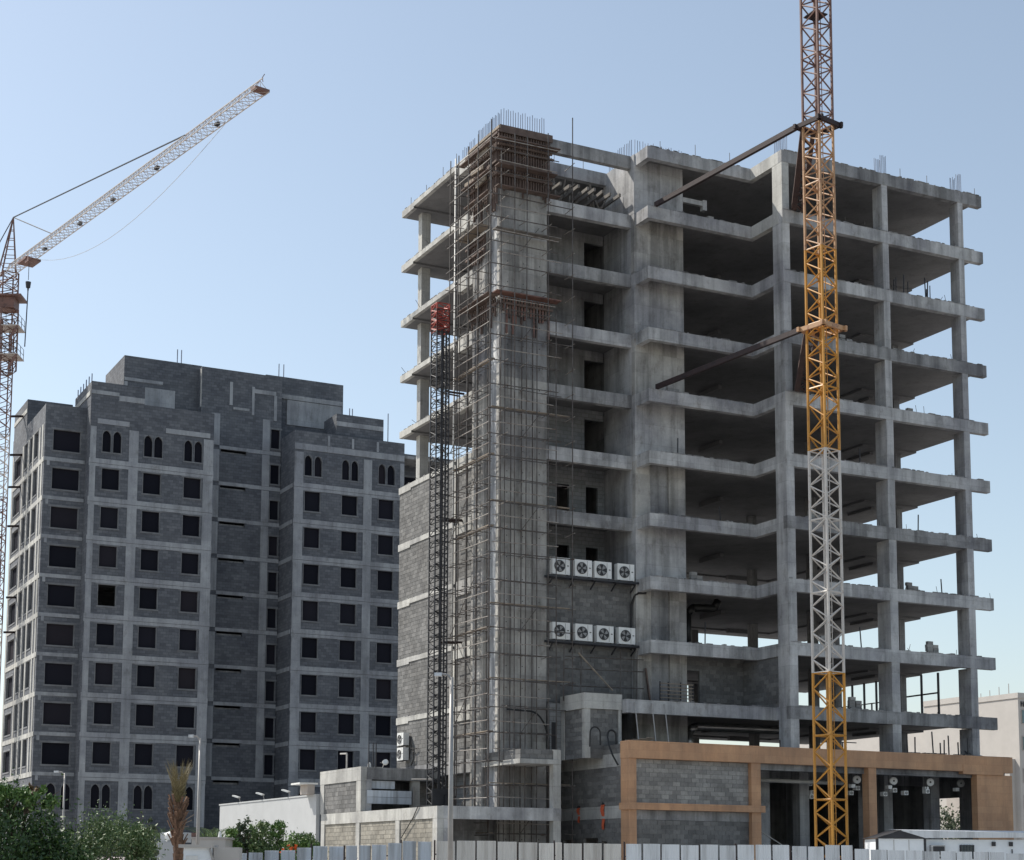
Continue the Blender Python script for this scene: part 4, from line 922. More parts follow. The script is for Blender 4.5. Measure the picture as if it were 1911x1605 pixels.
for x, y in ((.85, -.6), (-.85, .6), (.55, .75), (-.75, -.75)): ap.tube((x, y, zj), peak, 0.085, 0.07, 6)
for i in range(1, 6):
    t = i / 6.5; q = [Vector((x, y, zj)).lerp(peak, t) for x, y in ((.85, -.6), (.55, .75), (-.85, .6), (-.75, -.75))]
    for j in range(4): ap.tube(q[j], q[(j + 1) % 4], 0.035, n=5)
ap.build('tower_head', 'crane_rust', LC)
# jib: level, running to the right and towards the viewer
tip = ray(490, 168); tip = tip * ((zj - CAMH) / tip.z); tip.z += CAMH
jd = Vector((tip.x - base.x, tip.y - base.y, 0)); JL = jd.length; jd.normalize(); js = Vector((-jd.y, jd.x, 0))
def jp(t, s, dz): return jd * t + js * s + Vector((0, 0, zj + dz))
jw, jh = 0.52, 0.92
nseg = 26; step = JL / nseg
for k in range(0, nseg, 2):
    b = MB(); t0, t1 = k * step, min(JL, (k + 2) * step)
    for s, dz in ((-jw, 0), (jw, 0), (0, jh)): b.tube(jp(t0, s, dz), jp(t1, s, dz), 0.046, n=5)
    m_ = 4
    for i in range(m_):
        a0, a1, am = t0 + (t1 - t0) * i / m_, t0 + (t1 - t0) * (i + 1) / m_, t0 + (t1 - t0) * (i + .5) / m_
        for s in (-jw, jw): b.tube(jp(a0, s, 0), jp(am, 0, jh), 0.026, n=4, cap=False).tube(jp(am, 0, jh), jp(a1, s, 0), 0.026, n=4, cap=False)
        b.tube(jp(a0, -jw, 0), jp(a1, jw, 0), 0.024, n=4, cap=False).tube(jp(a0, -jw, 0), jp(a0, jw, 0), 0.024, n=4, cap=False)
    b.build('jib_section', 'crane_pale', LC)
for t in (0.17, 0.33, 0.47, 0.64, 0.85): part_ = MB().beam(jp(t * JL - .25, .2, .1), jp(t * JL + .25, .2, .1), 0.3, 0.2).build('jib_junction_box', 'dark_steel', LC)
MB().beam(jp(JL - .7, 0, .1), jp(JL, 0, .1), 1.2, 0.2).tube(jp(JL - .2, 0, jh), jp(JL - .1, .2, jh + .4), 0.03).tube(jp(JL - .5, .3, jh), jp(JL - .6, .3, jh + .3), 0.03).build('jib_tip', 'crane_rust', LC)
MB().path([peak, jp(JL * .75, 0, jh)], 0.06, 5).build('pendant_rod', 'dark_steel', LC); MB().path([peak, jp(JL * .21, 0, jh)], 0.05, 5).build('pendant_rod', 'dark_steel', LC)
# counter jib on the far side, out of the photograph
b = MB()
for s in (-jw, jw): b.tube(jp(0, s, 0), jp(-13, s, 0), 0.08, n=5)
for i in range(9): b.tube(jp(-1.5 * i, -jw, 0), jp(-1.5 * i - 1.4, jw, 0), 0.04, n=4)
b.build('counter_jib', 'crane_rust', LC); MB().beam(jp(-12.8, 0, -.6), jp(-11, 0, -.6), 1.1, 2.2).build('counterweight', 'concrete_old', LC)
MB().path([peak, jp(-11.5, 0, .1)], 0.05, 5).build('pendant_rod', 'dark_steel', LC)
tb = JL * .105
MB().beam(jp(tb - 1.0, 0, -.25), jp(tb + 1.0, 0, -.25), 1.5, 0.22).beam(jp(tb + .6, -.5, -.5), jp(tb + 1.4, -.5, -.5), .3, .4).build('trolley', 'crane_rust', LC)
MB().path([jp(tb, 0, -.3), jp(tb, 0, -2.0)], 0.03, 5).build('hoist_rope', 'dark_steel', LC); hb = MB(); hk = jp(tb, 0, -2.2)
hb.tube(hk, hk - Vector((0, 0, .55)), .26, .2, 10).tube(hk - Vector((0, 0, .55)), hk - Vector((0, 0, .95)), .1, .05, 8); hb.build('hook_block', 'dark_steel', LC)
MB().path([hk - Vector((0, 0, .9)), hk - Vector((.1, 0, 6.2))], 0.055, 5).build('hoist_chain', 'dark_steel', LC)
pts = [jp(JL * (.12 + .80 * i / 16), 0, -.1 - 4.6 * (4 * (i / 16) * (1 - i / 16)) * (0.55 + .3 * (1 - i / 16))) for i in range(17)]
MB().path(pts, 0.018, 4).build('slack_rope', 'lamp_pole', LC)
# ties to the apartment block
for (x0, x1, y) in ((16, 40, 777), (14, 38, 849), (10, 30, 909), (9, 28, 982), (7, 22, 1115), (2, 20, 1180)):
    p = at(x0 + 6, y, 154) - base; q = at(x1 + 10, y, 156) - base
    MB().beam(p, q, 0.2, 0.2).build('wall_tie', 'rust_steel', LC)

# ------------------------------------------------------------------ the apartment block on the left
B = thing('apartment_block', 'dark grey unfinished apartment block with rows of empty black window openings', 'building', -29.5, 63.0, 0.0)
def FL(n): return 9.86 + 3.526 * n
_win = {}
def opening(parent, axis, c, a0, a1, z0, z1, wide=0.05, sill=True):
    'lining, lintel and sill of one empty window opening'
    key = (axis, round(a1 - a0, 2), round(z1 - z0, 2), wide)
    if key not in _win:
        w, h = a1 - a0, z1 - z0; b = MB(); t = wide
        bx = (lambda p, q, d0, d1, s0, s1: b.box(p, q, d0, d1, s0, s1)) if axis == 'u' else (lambda p, q, d0, d1, s0, s1: b.box(d0, d1, p, q, s0, s1))
        bx(-t, t * .4, -0.03, 0.24, 0, h); bx(w - t * .4, w + t, -0.03, 0.24, 0, h)
        bx(-0.22, w + 0.22, -0.035, 0.24, h - .02, h + 0.16)
        if sill: bx(-0.12, w + 0.12, -0.05, 0.24, -0.14, 0.0)
        _win[key] = b.mesh('window_opening', 'lining')
    o = bpy.data.objects.new('window_opening', _win[key]); place(o, parent)
    og = ORG[B]; room_shade(parent, axis, c, a0, a1, z0, z1)
    o.location = Vector((a0, c, z0)) - og if axis == 'u' else Vector((c, a0, z0)) - og
    return o
_scr = {}; scr_rnd = random.Random(77)
def room_shade(parent, axis, c, a0, a1, z0, z1):
    'black panel added behind the opening as room shade (a few left out)'
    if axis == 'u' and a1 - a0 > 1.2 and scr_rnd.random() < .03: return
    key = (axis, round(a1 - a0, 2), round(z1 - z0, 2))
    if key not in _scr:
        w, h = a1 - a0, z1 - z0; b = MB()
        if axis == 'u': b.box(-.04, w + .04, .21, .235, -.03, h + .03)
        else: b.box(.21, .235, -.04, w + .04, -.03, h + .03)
        _scr[key] = b.mesh('room_shade_panel', 'painted_room_dark')
    o = bpy.data.objects.new('room_shade_panel', _scr[key]); place(o, parent)
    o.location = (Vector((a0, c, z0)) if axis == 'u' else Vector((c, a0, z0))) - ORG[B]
_arch = {}
def arch_opening(parent, c, a0, a1, z0, z1):
    key = (round(a1 - a0, 2), round(z1 - z0, 2))
    if key not in _arch:
        w, h = a1 - a0, z1 - z0; b = MB(); sp = h - w * 0.72; r = w * 0.80; n = 7
        half = [(r - math.sqrt(max(0, r * r - y * y)), sp + y) for y in [i / n * math.sqrt(r * r - (r - w / 2) ** 2) for i in range(n + 1)]]
        k = (h - sp) / (half[-1][1] - sp); half = [(x, sp + (y - sp) * k) for x, y in half]
        for sgn in (0, 1):
            P2 = [(x if not sgn else w - x, y) for x, y in half]
            for (x0, y0), (x1, y1) in zip(P2[:-1], P2[1:]):
                e0 = 0 if not sgn else w
                b.quad((e0, 0, y0), (x0, 0, y0), (x1, 0, y1), (e0, 0, y1))
                b.quad((x0, 0, y0), (x0, .22, y0), (x1, .22, y1), (x1, 0, y1))
                # raised rim of the arch
                q = 0.07 * (-1 if not sgn else 1)
                b.quad((x0, -.03, y0), (x1, -.03, y1), (x1 + q, -.03, y1 + .05), (x0 + q, -.03, y0 + .02))
        b.box(-.06, .0, -.03, .22, 0, sp); b.box(w, w + .06, -.03, .22, 0, sp); b.box(-.1, w + .1, -.04, .22, -.12, 0)
        _arch[key] = b.mesh('arched_opening', 'lining')
    o = bpy.data.objects.new('arched_opening', _arch[key]); place(o, parent); o.location = Vector((a0, c, z0)) - ORG[B]; room_shade(parent, 'u', c, a0, a1, z0, z1)
    return o
def shell(parent, axis, c, a0, a1, z0, z1, holes, m='block_far', t=0.24, name='wall'):
    b = MB(); ae = sorted({a0, a1, *[x for h in holes for x in h[:2]]}); ze = sorted({z0, z1, *[x for h in holes for x in h[2:4]]})
    for j in range(len(ze) - 1):
        run = None
        for i in range(len(ae) - 1):
            mx, mz = (ae[i] + ae[i + 1]) / 2, (ze[j] + ze[j + 1]) / 2
            solid = not any(h[0] < mx < h[1] and h[2] < mz < h[3] for h in holes)
            if solid: run = (run[0] if run else ae[i], ae[i + 1])
            if run and (not solid or i == len(ae) - 2):
                if axis == 'u': b.box(run[0], run[1], c, c + t, ze[j], ze[j + 1])
                else: b.box(c, c + t, run[0], run[1], ze[j], ze[j + 1])
                run = None
    return b.build(name, m, parent)
def wing(u0, u1, v, wins, arches, pil, ztop, dz):
    holes = []
    for n in range(0, 8):
        for (a, c) in wins: holes.append((a, c, FL(n) + 0.78 + dz, FL(n) + 2.70 + dz))
    for (a, c) in arches: holes += [(a, c, 38.75 + dz, 40.74 + dz), (a, c, 6.75, 8.85)]
    wl = shell(B, 'u', v, u0, u1, 0.0, ztop, holes)
    for n in range(0, 8):
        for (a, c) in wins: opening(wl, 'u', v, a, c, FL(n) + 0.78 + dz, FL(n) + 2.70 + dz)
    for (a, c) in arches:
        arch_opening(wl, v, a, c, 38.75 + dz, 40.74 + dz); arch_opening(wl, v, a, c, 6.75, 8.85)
    for n in range(0, 9):
        bd = part(wl, 'floor_band', 'concrete_far', (u0 - .02, u1 + .02, v - 0.06, v - .001, FL(n) - 0.42 + dz / 2, FL(n) + dz / 2), top=B)
        part(wl, 'floor_band', 'concrete_far', (u0 - .02, u1 + .02, v - 0.04, v - .001, FL(n) - 0.72 + dz / 2, FL(n) - .45 + dz / 2), top=B)
        for (a, c) in pil:
            part(wl, 'pilaster', 'concrete_far', (a, c, v - 0.045, v - .001, FL(n) + .003 + dz / 2, FL(n + 1) - .723 + dz / 2 if n < 8 else 41.0 + dz), top=B)
    for (a, c) in pil: part(wl, 'pilaster', 'concrete_far', (a, c, v - 0.045, v - .001, 5.2, FL(0) - .723), top=B)
    return wl
V2, V4, V3, V1, US = 62.98, 63.65, 67.5, 64.44, -33.25
w2 = wing(-29.55, -18.05, V2, [(-28.38, -26.76), (-24.61, -22.96), (-20.82, -19.17)],
     [(-28.4, -27.64), (-27.42, -26.69), (-24.58, -23.84), (-23.65, -22.88), (-20.82, -20.08), (-19.87, -19.13)],
     [(-29.5, -28.97), (-25.98, -25.11), (-19.0, -18.07)], 43.55, 0.0)
w4 = wing(-9.86, 1.57, V4, [(-8.78, -7.17), (-4.98, -3.33), (-1.15, 0.49)],
     [(-8.81, -8.06), (-7.81, -7.08), (-4.98, -4.23), (-4.01, -3.31), (-1.17, -0.43), (-0.23, 0.55)],
     [(-9.84, -8.93), (-2.74, -1.87), (1.12, 1.55)], 43.2, 0.12)
part(w2, 'parapet', 'block_far', (-29.55, -24.65, V2 + .01, V2 + .25, 43.552, 45.15), top=B); part(w2, 'parapet_band', 'concrete_far', (-29.5, -27.0, V2 - .04, V2, 44.0, 44.35), (-27.0, -24.66, V2 - .04, V2, 43.6, 44.1), top=B)
part(w2, 'head_band', 'concrete_far', (-22.6, -18.4, V2 - .05, V2 - .001, 41.15, 41.6), top=B); part(w2, 'head_band', 'concrete_far', (-28.9, -26.0, V2 - .05, V2 - .001, 41.3, 41.75), top=B)
part(w4, 'head_band', 'concrete_far', (-9.84, 1.55, V4 - .06, V4 - .001, 41.35, 41.95), top=B)
for uu in (-6.5, -4.0, -1.4): part(w4, 'parapet_post', 'concrete_far', (uu, uu + .22, V4 - .04, V4 - .001, 42.0, 43.0), top=B)
part(w4, 'parapet', 'block_far', (-5.4, -0.45, V4 + .6, V4 + .9, 43.0, 45.5), (-5.4, -5.1, V4 + .9, V4 + 4, 43, 45.5), top=B); part(w4, 'parapet_band', 'concrete_far', (-5.38, -.47, V4 + .55, V4 + .6, 44.3, 44.75), top=B)
# side of wing four, far right return
shell(B, 'v', -9.86, V4 + .24, V3, 0, 43.2, []); w5 = shell(B, 'u', V4 + 3.0, 1.8, 9.0, 0, 43.0, [(2.2, 4.4, FL(n) + .5, FL(n) + 2.6) for n in range(9)])
for n in range(9):
    opening(w5, 'u', V4 + 3.0, 2.2, 4.4, FL(n) + .5, FL(n) + 2.6)
    part(B, 'floor_band', 'concrete_far', (-9.9, -9.862, V4 + .25, V3 - .02, FL(n) - .4, FL(n)))
    part(w5, 'floor_band', 'concrete_far', (1.82, 9.0, V4 + 2.95, V4 + 2.999, FL(n) - .4, FL(n)), top=B)
shell(B, 'v', 1.33, V4 + .24, V4 + 3.0, 0, 43.0, [])
# recessed middle bay
hl = []
for n in range(0, 10):
    hl += [(-15.95, -13.4, FL(n) - .50, FL(n) - .12), (-10.95, -10.02, FL(n) + .55, FL(n) + 2.45)]
b3 = shell(B, 'u', V3, -18.0, -9.9, 0, 49.35, hl)
for n in range(0, 10):
    o = opening(b3, 'u', V3, -10.95, -10.02, FL(n) + .55, FL(n) + 2.45); part(b3, 'slot_lintel', 'concrete_far', (-16.1, -13.2, V3 - .04, V3 - .002, FL(n) - .1, FL(n) + .22), top=B)
    part(b3, 'floor_band', 'concrete_far', (-13.2, -9.92, V3 - .03, V3 - .002, FL(n) - .15, FL(n) + .22), top=B)
    for (a, c) in ((-16.95, -16.1), (-11.8, -11.05)): part(b3, 'pilaster', 'concrete_far', (a, c, V3 - .05, V3 - .002, FL(n) + .24, FL(n + 1) - .2), top=B)
for q in ((-15.2, -14.9, 45.9, 48.2), (-14.8, -13.2, 45.5, 45.75), (-12.95, -12.7, 45.2, 48.0), (-12.7, -10.5, 47.4, 47.8), (-10.7, -10.4, 44.9, 47.4)):
    part(b3, 'infill_post', 'concrete_far', (q[0], q[1], V3 - .05, V3 - .002, q[2], q[3]), top=B)
# first bay and the sunlit left side
h1 = [(-32.5, -30.05, FL(n) + .68, FL(n) + 2.6) for n in range(9)] + [(-32.0, -31.2, 6.6, 8.9), (-30.7, -29.9, 6.6, 8.9)]
w1 = shell(B, 'u', V1, US, -29.5, 0, 42.95, h1)
for n in range(9):
    opening(w1, 'u', V1, -32.5, -30.05, FL(n) + .68, FL(n) + 2.6); part(w1, 'floor_band', 'concrete_far', (US, -29.6, V1 - .045, V1 - .001, FL(n) - .32, FL(n)), top=B)
    part(w1, 'band_corbel', 'concrete_far', (US + .25, US + .5, V1 - .045, V1 - .001, FL(n) - .75, FL(n) - .33), top=B)
arch_opening(w1, V1, -32.0, -31.2, 6.6, 8.9); arch_opening(w1, V1, -30.7, -29.9, 6.6, 8.9)
shell(B, 'v', -29.55, V2 + .24, V1, 0, 42.95, [])
sw = [(67.3, 68.9, .65, 3.05), (69.75, 70.8, .65, 3.05), (72.2, 73.4, .65, 3.05), (75.1, 78.2, .5, 2.5)]
hs = [(a, c, FL(n) + p, FL(n) + q) for n in range(9) for (a, c, p, q) in sw]
ws = shell(B, 'v', US, V1 + .24, 79.3, 0, 42.9, hs)
for n in range(9):
    for (a, c, p, q) in sw: opening(ws, 'v', US, a, c, FL(n) + p, FL(n) + q)
    part(ws, 'floor_band', 'concrete_pale', (US - .06, US - .001, V1, 79.3, FL(n) - .42, FL(n)), top=B)  # side bands and pilasters paler than the fronts: sunlight put into the colour
    for v in (65.0, 66.2, 69.1, 71.2, 73.8, 78.7): part(ws, 'pilaster', 'concrete_pale', (US - .05, US - .001, v, v + .45, FL(n) + .003, FL(n + 1) - .423), top=B)
part(ws, 'parapet', 'block_far', (US, US + .24, 73.0, 79.3, 42.9, 45.5), (US + .24, -29.0, 73.0, 73.24, 42.9, 45.5), top=B); part(ws, 'parapet_band', 'concrete_pale', (US - .05, US - .001, 73.0, 79.3, 44.2, 44.6), top=B)
# floors, roof, inner and rear walls (they keep the rooms dark)
for n in range(-1, 10):
    z = FL(n) - .3 if n >= 0 else 5.0
    part(B, 'floor_plate', 'concrete_old', (US + .25, -29.56, V1 + .25, 79.2, z - .25, z), (-29.3, -18.1, V2 + .25, 79.2, z - .25, z), (-18.0, -9.6, V3 + .25, 79.2, z - .25, z), (-9.6, 1.3, V4 + .25, 79.2, z - .25, z), (1.3, 9, V4 + 3.3, 79.2, z - .25, z))
part(B, 'inner_wall', 'block_far', (-29.2, -18.1, 68.6, 68.8, 0, 42.5), (-9.6, 1.2, 68.6, 68.8, 0, 42.5), (-29.4, -29.2, V2 + .3, 79, 0, 42.5), (-18.3, -18.06, V2 + .25, 79, 0, 43.5), (-24.0, -23.8 + .0, V2 + 2.2, 68.5, 0, 42), (-29.45, -29.2, 64.8, 79, 0, 42.5))
part(B, 'rear_wall', 'block_far', (US, 9.0, 79.3, 79.55, 0, 42.9)); part(B, 'right_wall', 'block_far', (8.8, 9.0, V4 + 3.3, 79.3, 0, 43))
part(B, 'roof_plate', 'concrete_old', (US + .25, -29.3, V1 + .25, 79.3, 41.7, 42.0), (-29.3, -18.1, V2 + .3, 79.3, 41.8, 42.1), (-9.6, 9, V4 + .3, 79.3, 41.8, 42.1))
ph = part(B, 'penthouse', 'block_far', (-25.25, -17.7, 68.6, 76, 42.1, 49.72)); part(B, 'penthouse', 'block_far', (-11.2, -3.05, 68.6, 76, 42.1, 49.78)); part(B, 'penthouse', 'block_far', (-18.0, -9.9, V3 + .25, 76, 42.1, 49.33))
part(ph, 'cast_panel', 'concrete_far', (-23.2, -20.3, 68.5, 68.598, 44.6, 46.85), (-25.2, -21.5, 68.54, 68.597, 47.3, 47.6), (-25.2, -24.9, 68.55, 68.597, 44.8, 47.2), top=B)
part(ph, 'cast_panel', 'concrete_far', (-9.0, -3.2, 68.5, 68.598, 45.0, 47.5), (-9.8, -3.1, 68.45, 68.597, 47.55, 48.0), top=B); part(ph, 'painted_sun_return', 'concrete_pale', (-18.06, -18.001, V3, V3 + .25, 45.4, 49.1), top=B)  # pale strip on the return carries its sunlight in the colour
for (a, b_) in ((-19.9, 69.5), (-19.5, 69.5), (-9.6, 69.4), (-9.1, 69.4)): rod('starter_bar', 'rebar', B, (a, b_, 49.5), (a, b_, 51.3), 0.05, n=5)
for i in range(6): rod('starter_bar', 'rebar', B, (-29.4, 63.6 + i * 1.1, 44.5 if i < 3 else 42.5), (-29.4, 63.6 + i * 1.1, 46.0 if i < 3 else 45.9), 0.05, n=5)
part(B, 'side_parapet', 'block_far', (-29.55, -29.3, V2 + .26, 69.5, 43.0, 45.1)); part(B, 'side_parapet_band', 'concrete_pale', (-29.61, -29.551, V2 + .26, 69.5, 43.9, 44.3))
for uu in (-3.9, -3.6, 0.2): rod('starter_bar', 'rebar', B, (uu, V4 + 1, 43.2), (uu, V4 + 1, 46.3), 0.05, n=5)

# ------------------------------------------------------------------ cream building at the far right
K = thing('cream_building', 'cream rendered building with small windows behind the right end of podium', 'building', 65.6, 48.3, 0)
part(K, 'wall', 'cream', (65.6, 92, 48.3, 54.4, 0, 20.2)); part(K, 'wall', 'cream', (67.2, 92, 54.4, 57.0, 0, 20.2)); part(K, 'wall', 'cream', (65.7, 92, 57.0, 63.0, 0, 20.55)); part(K, 'wall', 'cream', (66.2, 92, 63.0, 90, 0, 19.6)); part(K, 'wall', 'cream', (64.8, 66, 49.0, 52.0, 0, 13.5)); part(K, 'wall', 'cream_dark', (64.2, 65.6, 52.6, 58, 0, 10.2))
part(K, 'parapet', 'cream', (65.5, 92, 48.2, 48.3, 19.9, 20.45), (65.5, 65.6, 48.3, 54.45, 19.9, 20.45), (65.6, 65.699, 57, 63, 20.2, 20.8))
for zz in (11.0, 8.2, 5.4, 14.4, 17.2):
    for uu in (66.0, 68.6, 71.2):
        f = part(K, 'window_frame', 'cream_dark', (uu - .05, uu + .95, 48.24, 48.299, zz - .05, zz + 1.5)); part(f, 'pane', 'glass_teal', (uu + .04, uu + .86, 48.20, 48.239, zz + .04, zz + 1.42), top=K)
for (v, zz) in ((58.0, 12.4), (60.5, 12.4), (58.0, 8.6), (61.5, 8.6), (64.5, 12.4), (67.5, 12.4), (64.5, 8.6), (68, 8.6), (71, 12.4), (74, 8.6), (66, 4.8), (69, 4.8), (72, 4.8), (75, 4.8)):
    u_ = 65.7 if v < 63 else 66.2
    f = part(K, 'window_frame', 'cream_dark', (u_ - .06, u_ - .001, v, v + 1.0, zz, zz + 1.5)); part(f, 'pane', 'glass', (u_ - .09, u_ - .061, v + .06, v + .94, zz + .06, zz + 1.44), top=K)
for i in range(4):
    part(K, 'roof_post', 'lamp_pole', (66 + 1.5 * i, 66.06 + 1.5 * i, 50 + 3 * i, 50.06 + 3 * i, 20, 21.6))
sg = MB()
for (x, z0, z1) in ((65.95, 19.0, 19.55), (66.25, 19.0, 19.55), (66.55, 18.8, 19.4), (66.8, 19.0, 19.4), (67.2, 18.9, 19.5)):
    sg.box(x, x + .12, 48.22, 48.28, z0, z1)
sg.box(65.95, 66.37, 48.22, 48.28, 19.25, 19.34).box(66.55, 66.92, 48.22, 48.28, 19.1, 19.2).box(67.2, 67.6, 48.22, 48.28, 19.35, 19.45); sg.build('sign_letters', 'dark_steel', K)

# low blocks seen through the open hall of the podium
K2 = thing('rear_house', 'pale low house glimpsed through the rear opening of the hall', 'building', 34, 48, 0)
part(K2, 'wall', 'white_paint', (20, 50, 52, 60, 0, 5.2)); part(K2, 'wall', 'cream', (24, 50, 60.5, 68, 5.2, 9.5))
for uu in (27, 30, 33, 36, 39, 42):
    part(K2, 'window', 'glass', (uu, uu + 1.6, 51.94, 51.998, 2.6, 4.4)); part(K2, 'shutter', 'orange_stone', (uu + 1.65, uu + 2.3, 51.95, 51.998, 2.6, 4.4))

# ------------------------------------------------------------------ street fence
FE = thing('hoarding_fence', 'long site hoarding of mismatched corrugated metal sheets along the street', 'fence', world=Vector((0, 0, 0)))
def corr(name, m, w, h, waves, amp, flat=False):
    b = MB(); n = waves * (4 if flat else 6); pr = []
    for i in range(n + 1):
        t = i / n
        if flat: y = -amp if (i % 4) in (1, 2) else 0.0
        else: y = amp * math.sin(2 * math.pi * waves * t)
        pr.append((t * w, y))
    for (x0, y0), (x1, y1) in zip(pr[:-1], pr[1:]): b.quad((x0, y0, 0), (x1, y1, 0), (x1, y1, h), (x0, y0, h))
    for (x0, y0), (x1, y1) in zip(pr[:-1], pr[1:]): b.quad((x1, y1 + .006, 0), (x0, y0 + .006, 0), (x0, y0 + .006, h), (x1, y1 + .006, h))
    return b.mesh(name, m)
SH = {'g': corr('sheet_g', 'sheet_grey', 1, 1, 10, 0.022), 'b': corr('sheet_b', 'sheet_beige', 1, 1, 7, 0.020, True), 'p': corr('sheet_p', 'sheet_pale', 1, 1, 6, 0.022, True)}
fr = random.Random(5)
def fence_run(px, typ, d0, d1, dy=2.0):
    for i in range(len(px) - 1):
        (x0, y0), (x1, y1) = px[i], px[i + 1]
        f0, f1 = (x0 - px[0][0]) / (px[-1][0] - px[0][0]), (x1 - px[0][0]) / (px[-1][0] - px[0][0])
        gap = 0.055
        a = at(x0, y0, d0 + (d1 - d0) * f0); b = at(x1, y1, d0 + (d1 - d0) * f1)
        h = (a.z + b.z) / 2 + fr.uniform(-.03, .03); dx = Vector((b.x - a.x, b.y - a.y, 0)); L = dx.length; dx.normalize(); dyv = Vector((-dx.y, dx.x, 0))
        o = bpy.data.objects.new('sheet', SH[typ]); place(o, FE)
        a2 = a + dx * gap; tl = fr.uniform(-.018, .018); tl2 = fr.uniform(-.03, .03)
        o.matrix_local = Matrix(((dx.x * (L - gap * 1.6), dyv.x, tl * dx.x + tl2 * dyv.x, a2.x), (dx.y * (L - gap * 1.6), dyv.y, tl * dx.y + tl2 * dyv.y, a2.y), (0, 0, h, 0.02), (0, 0, 0, 1)))
        if i % 2 == 0: rod('post', 'rust_steel', FE, (a.x + dyv.x * .08, a.y + dyv.y * .08, 0), (a.x + dyv.x * .08, a.y + dyv.y * .08, h + fr.uniform(-.1, .12)), 0.04)
        if i % 3 == 0: rod('rail', 'rust_steel', FE, (a.x + dyv.x * .06, a.y + dyv.y * .06, h * .8), (b.x + dyv.x * .06, b.y + dyv.y * .06, h * .8), 0.03)
def runpx(xs, y0, y1, jit): return [(x, y0 + (y1 - y0) * (x - xs[0]) / (xs[-1] - xs[0]) + fr.uniform(-jit, jit)) for x in xs]
fence_run(runpx([412, 432, 462, 492, 522, 552, 582, 612, 642], 1594, 1579, 1.5), 'g', 72, 74)
fence_run(runpx([644, 668, 692, 722, 750, 778, 806], 1577, 1571, 2.5), 'g', 73, 75)
fence_run(runpx([812, 850, 888, 927, 966, 1004, 1035, 1050, 1087, 1124, 1160], 1571, 1575, 1.2), 'b', 75, 77)
fence_run(runpx([1166, 1198, 1233, 1269, 1305, 1341, 1374, 1408, 1440, 1474], 1576, 1579, 1.2), 'p', 77, 79)
fence_run(runpx([1476, 1506, 1538, 1568, 1592], 1580, 1578, 2.0), 'p', 79, 79.5)
fence_run(runpx([1593, 1623, 1656, 1689, 1723, 1754, 1785, 1815, 1845, 1875, 1915, 1950], 1585, 1593, 1.5), 'p', 79.5, 82)

# ------------------------------------------------------------------ site cabins by the fence
def cam_thing(name, label, cat, px, py, d, group=None):
    p = at(px, py, d); p.z = 0
    return thing(name, label, cat, world=p, rot=0.0, group=group), p
def pxm(d): return FPX / d * 1.0
c, p = cam_thing('site_cabin', 'long white site cabin with barred window behind the right of the fence', 'cabin', 1640, 1600, 86)
k = 86 / FPX
w_ = 84 * k; L = 300 * k; e = 3.30
part(c, 'end_wall', 'cabin_white', (0, w_, 0, 3.0, 0, e)); part(c, 'side_wall', 'cabin_white', (w_ + .12, w_ + L, 0.1, 3.0, 0, e - .02)); part(c, 'corner_post', 'dark_steel', (w_, w_ + .12, -.02, .12, 0, e)); part(c, 'corner_post', 'dark_steel', (-.12, 0, -.02, .12, 0, e))
for i in range(1, 3): part(c, 'panel_joint', 'lamp_pole', (w_ * i / 3, w_ * i / 3 + .03, -.012, .0, 0, e - .05))
MB().quad((-.15, -.1, e + .02), (w_ + .1, -.1, e + .02), (w_ / 2, -.1, e + .42)).quad((-.15, -.12, e + .03), (w_ / 2, -.12, e + .45), (w_ / 2, 3.1, e + .45), (-.15, 3.1, e + .03)).build('gable', 'dark_steel', c)
MB().quad((w_ / 2, -.14, e + .44), (w_ + L, -.14, e + .3), (w_ + L, 3.2, e + .5), (w_ / 2, 3.2, e + .56)).quad((w_ / 2, -.14, e + .40), (w_ / 2, -.14, e + .44), (w_ + L, -.14, e + .3), (w_ + L, -.14, e + .12), (w_ + .05, -.14, e + .04)).build('roof_sheet', 'sheet_pale', c)
x = (1746 - 1640) * k; ac = part(c, 'window_unit', 'duct', (x - .3, x + .42, -.25, .12, 2.42, 2.98)); part(ac, 'grille', 'ac_dark', (x - .2, x + .38, -.26, -.25, 2.5, 2.92), top=c); part(ac, 'shelf', 'dark_steel', (x - .4, x + .2, -.2, .1, 2.3, 2.4), top=c)
x = (1792 - 1640) * k; wn = part(c, 'window_frame', 'dark_steel', (x - .02, x + .72, .04, .099, 2.3, 3.0)); part(wn, 'pane', 'glass', (x + .05, x + .66, .02, .039, 2.34, 2.96), top=c)
for i in range(5): rod('window_bar', 'dark_steel', c, (x + .03 + .15 * i, -.04, 2.28), (x + .03 + .15 * i, -.04, 3.02), 0.014)
for xx in (1851, 1883): q = (xx - 1640) * k; part(c, 'wall_lamp', 'dark_steel', (q, q + .18, -.02, .12, 2.95, 3.17))
rod('conduit', 'dark_steel', c, ((1888 - 1640) * k, .02, 0), ((1888 - 1640) * k, .02, 2.8), 0.03)
c, p = cam_thing('guard_hut', 'small white hut with flat pale roof behind lamp post at lower left', 'hut', 338, 1600, 70)
k = 70 / FPX
part(c, 'wall', 'cabin_white', (0.1, 1.25, 0, 1.5, 0, 2.42)); part(c, 'roof', 'cream', (-.1, 1.3, -.15, 1.7, 2.42, 2.56)); part(c, 'door_leaf', 'ac_white', (.2, .7, -.03, -.001, .1, 2.1)); part(c, 'side_sheet', 'cream', (1.3, 2.35, .3, 1.4, 0, 2.45)); MB().beam((1.2, -.1, 2.4), (1.75, -.1, .4), .12, .08).build('leaning_rail', 'lamp_pole', c)
c, p = cam_thing('white_cabin', 'plain white cabin wall with a water tank on top, left of palm', 'cabin', 272, 1600, 76)
k = 76 / FPX
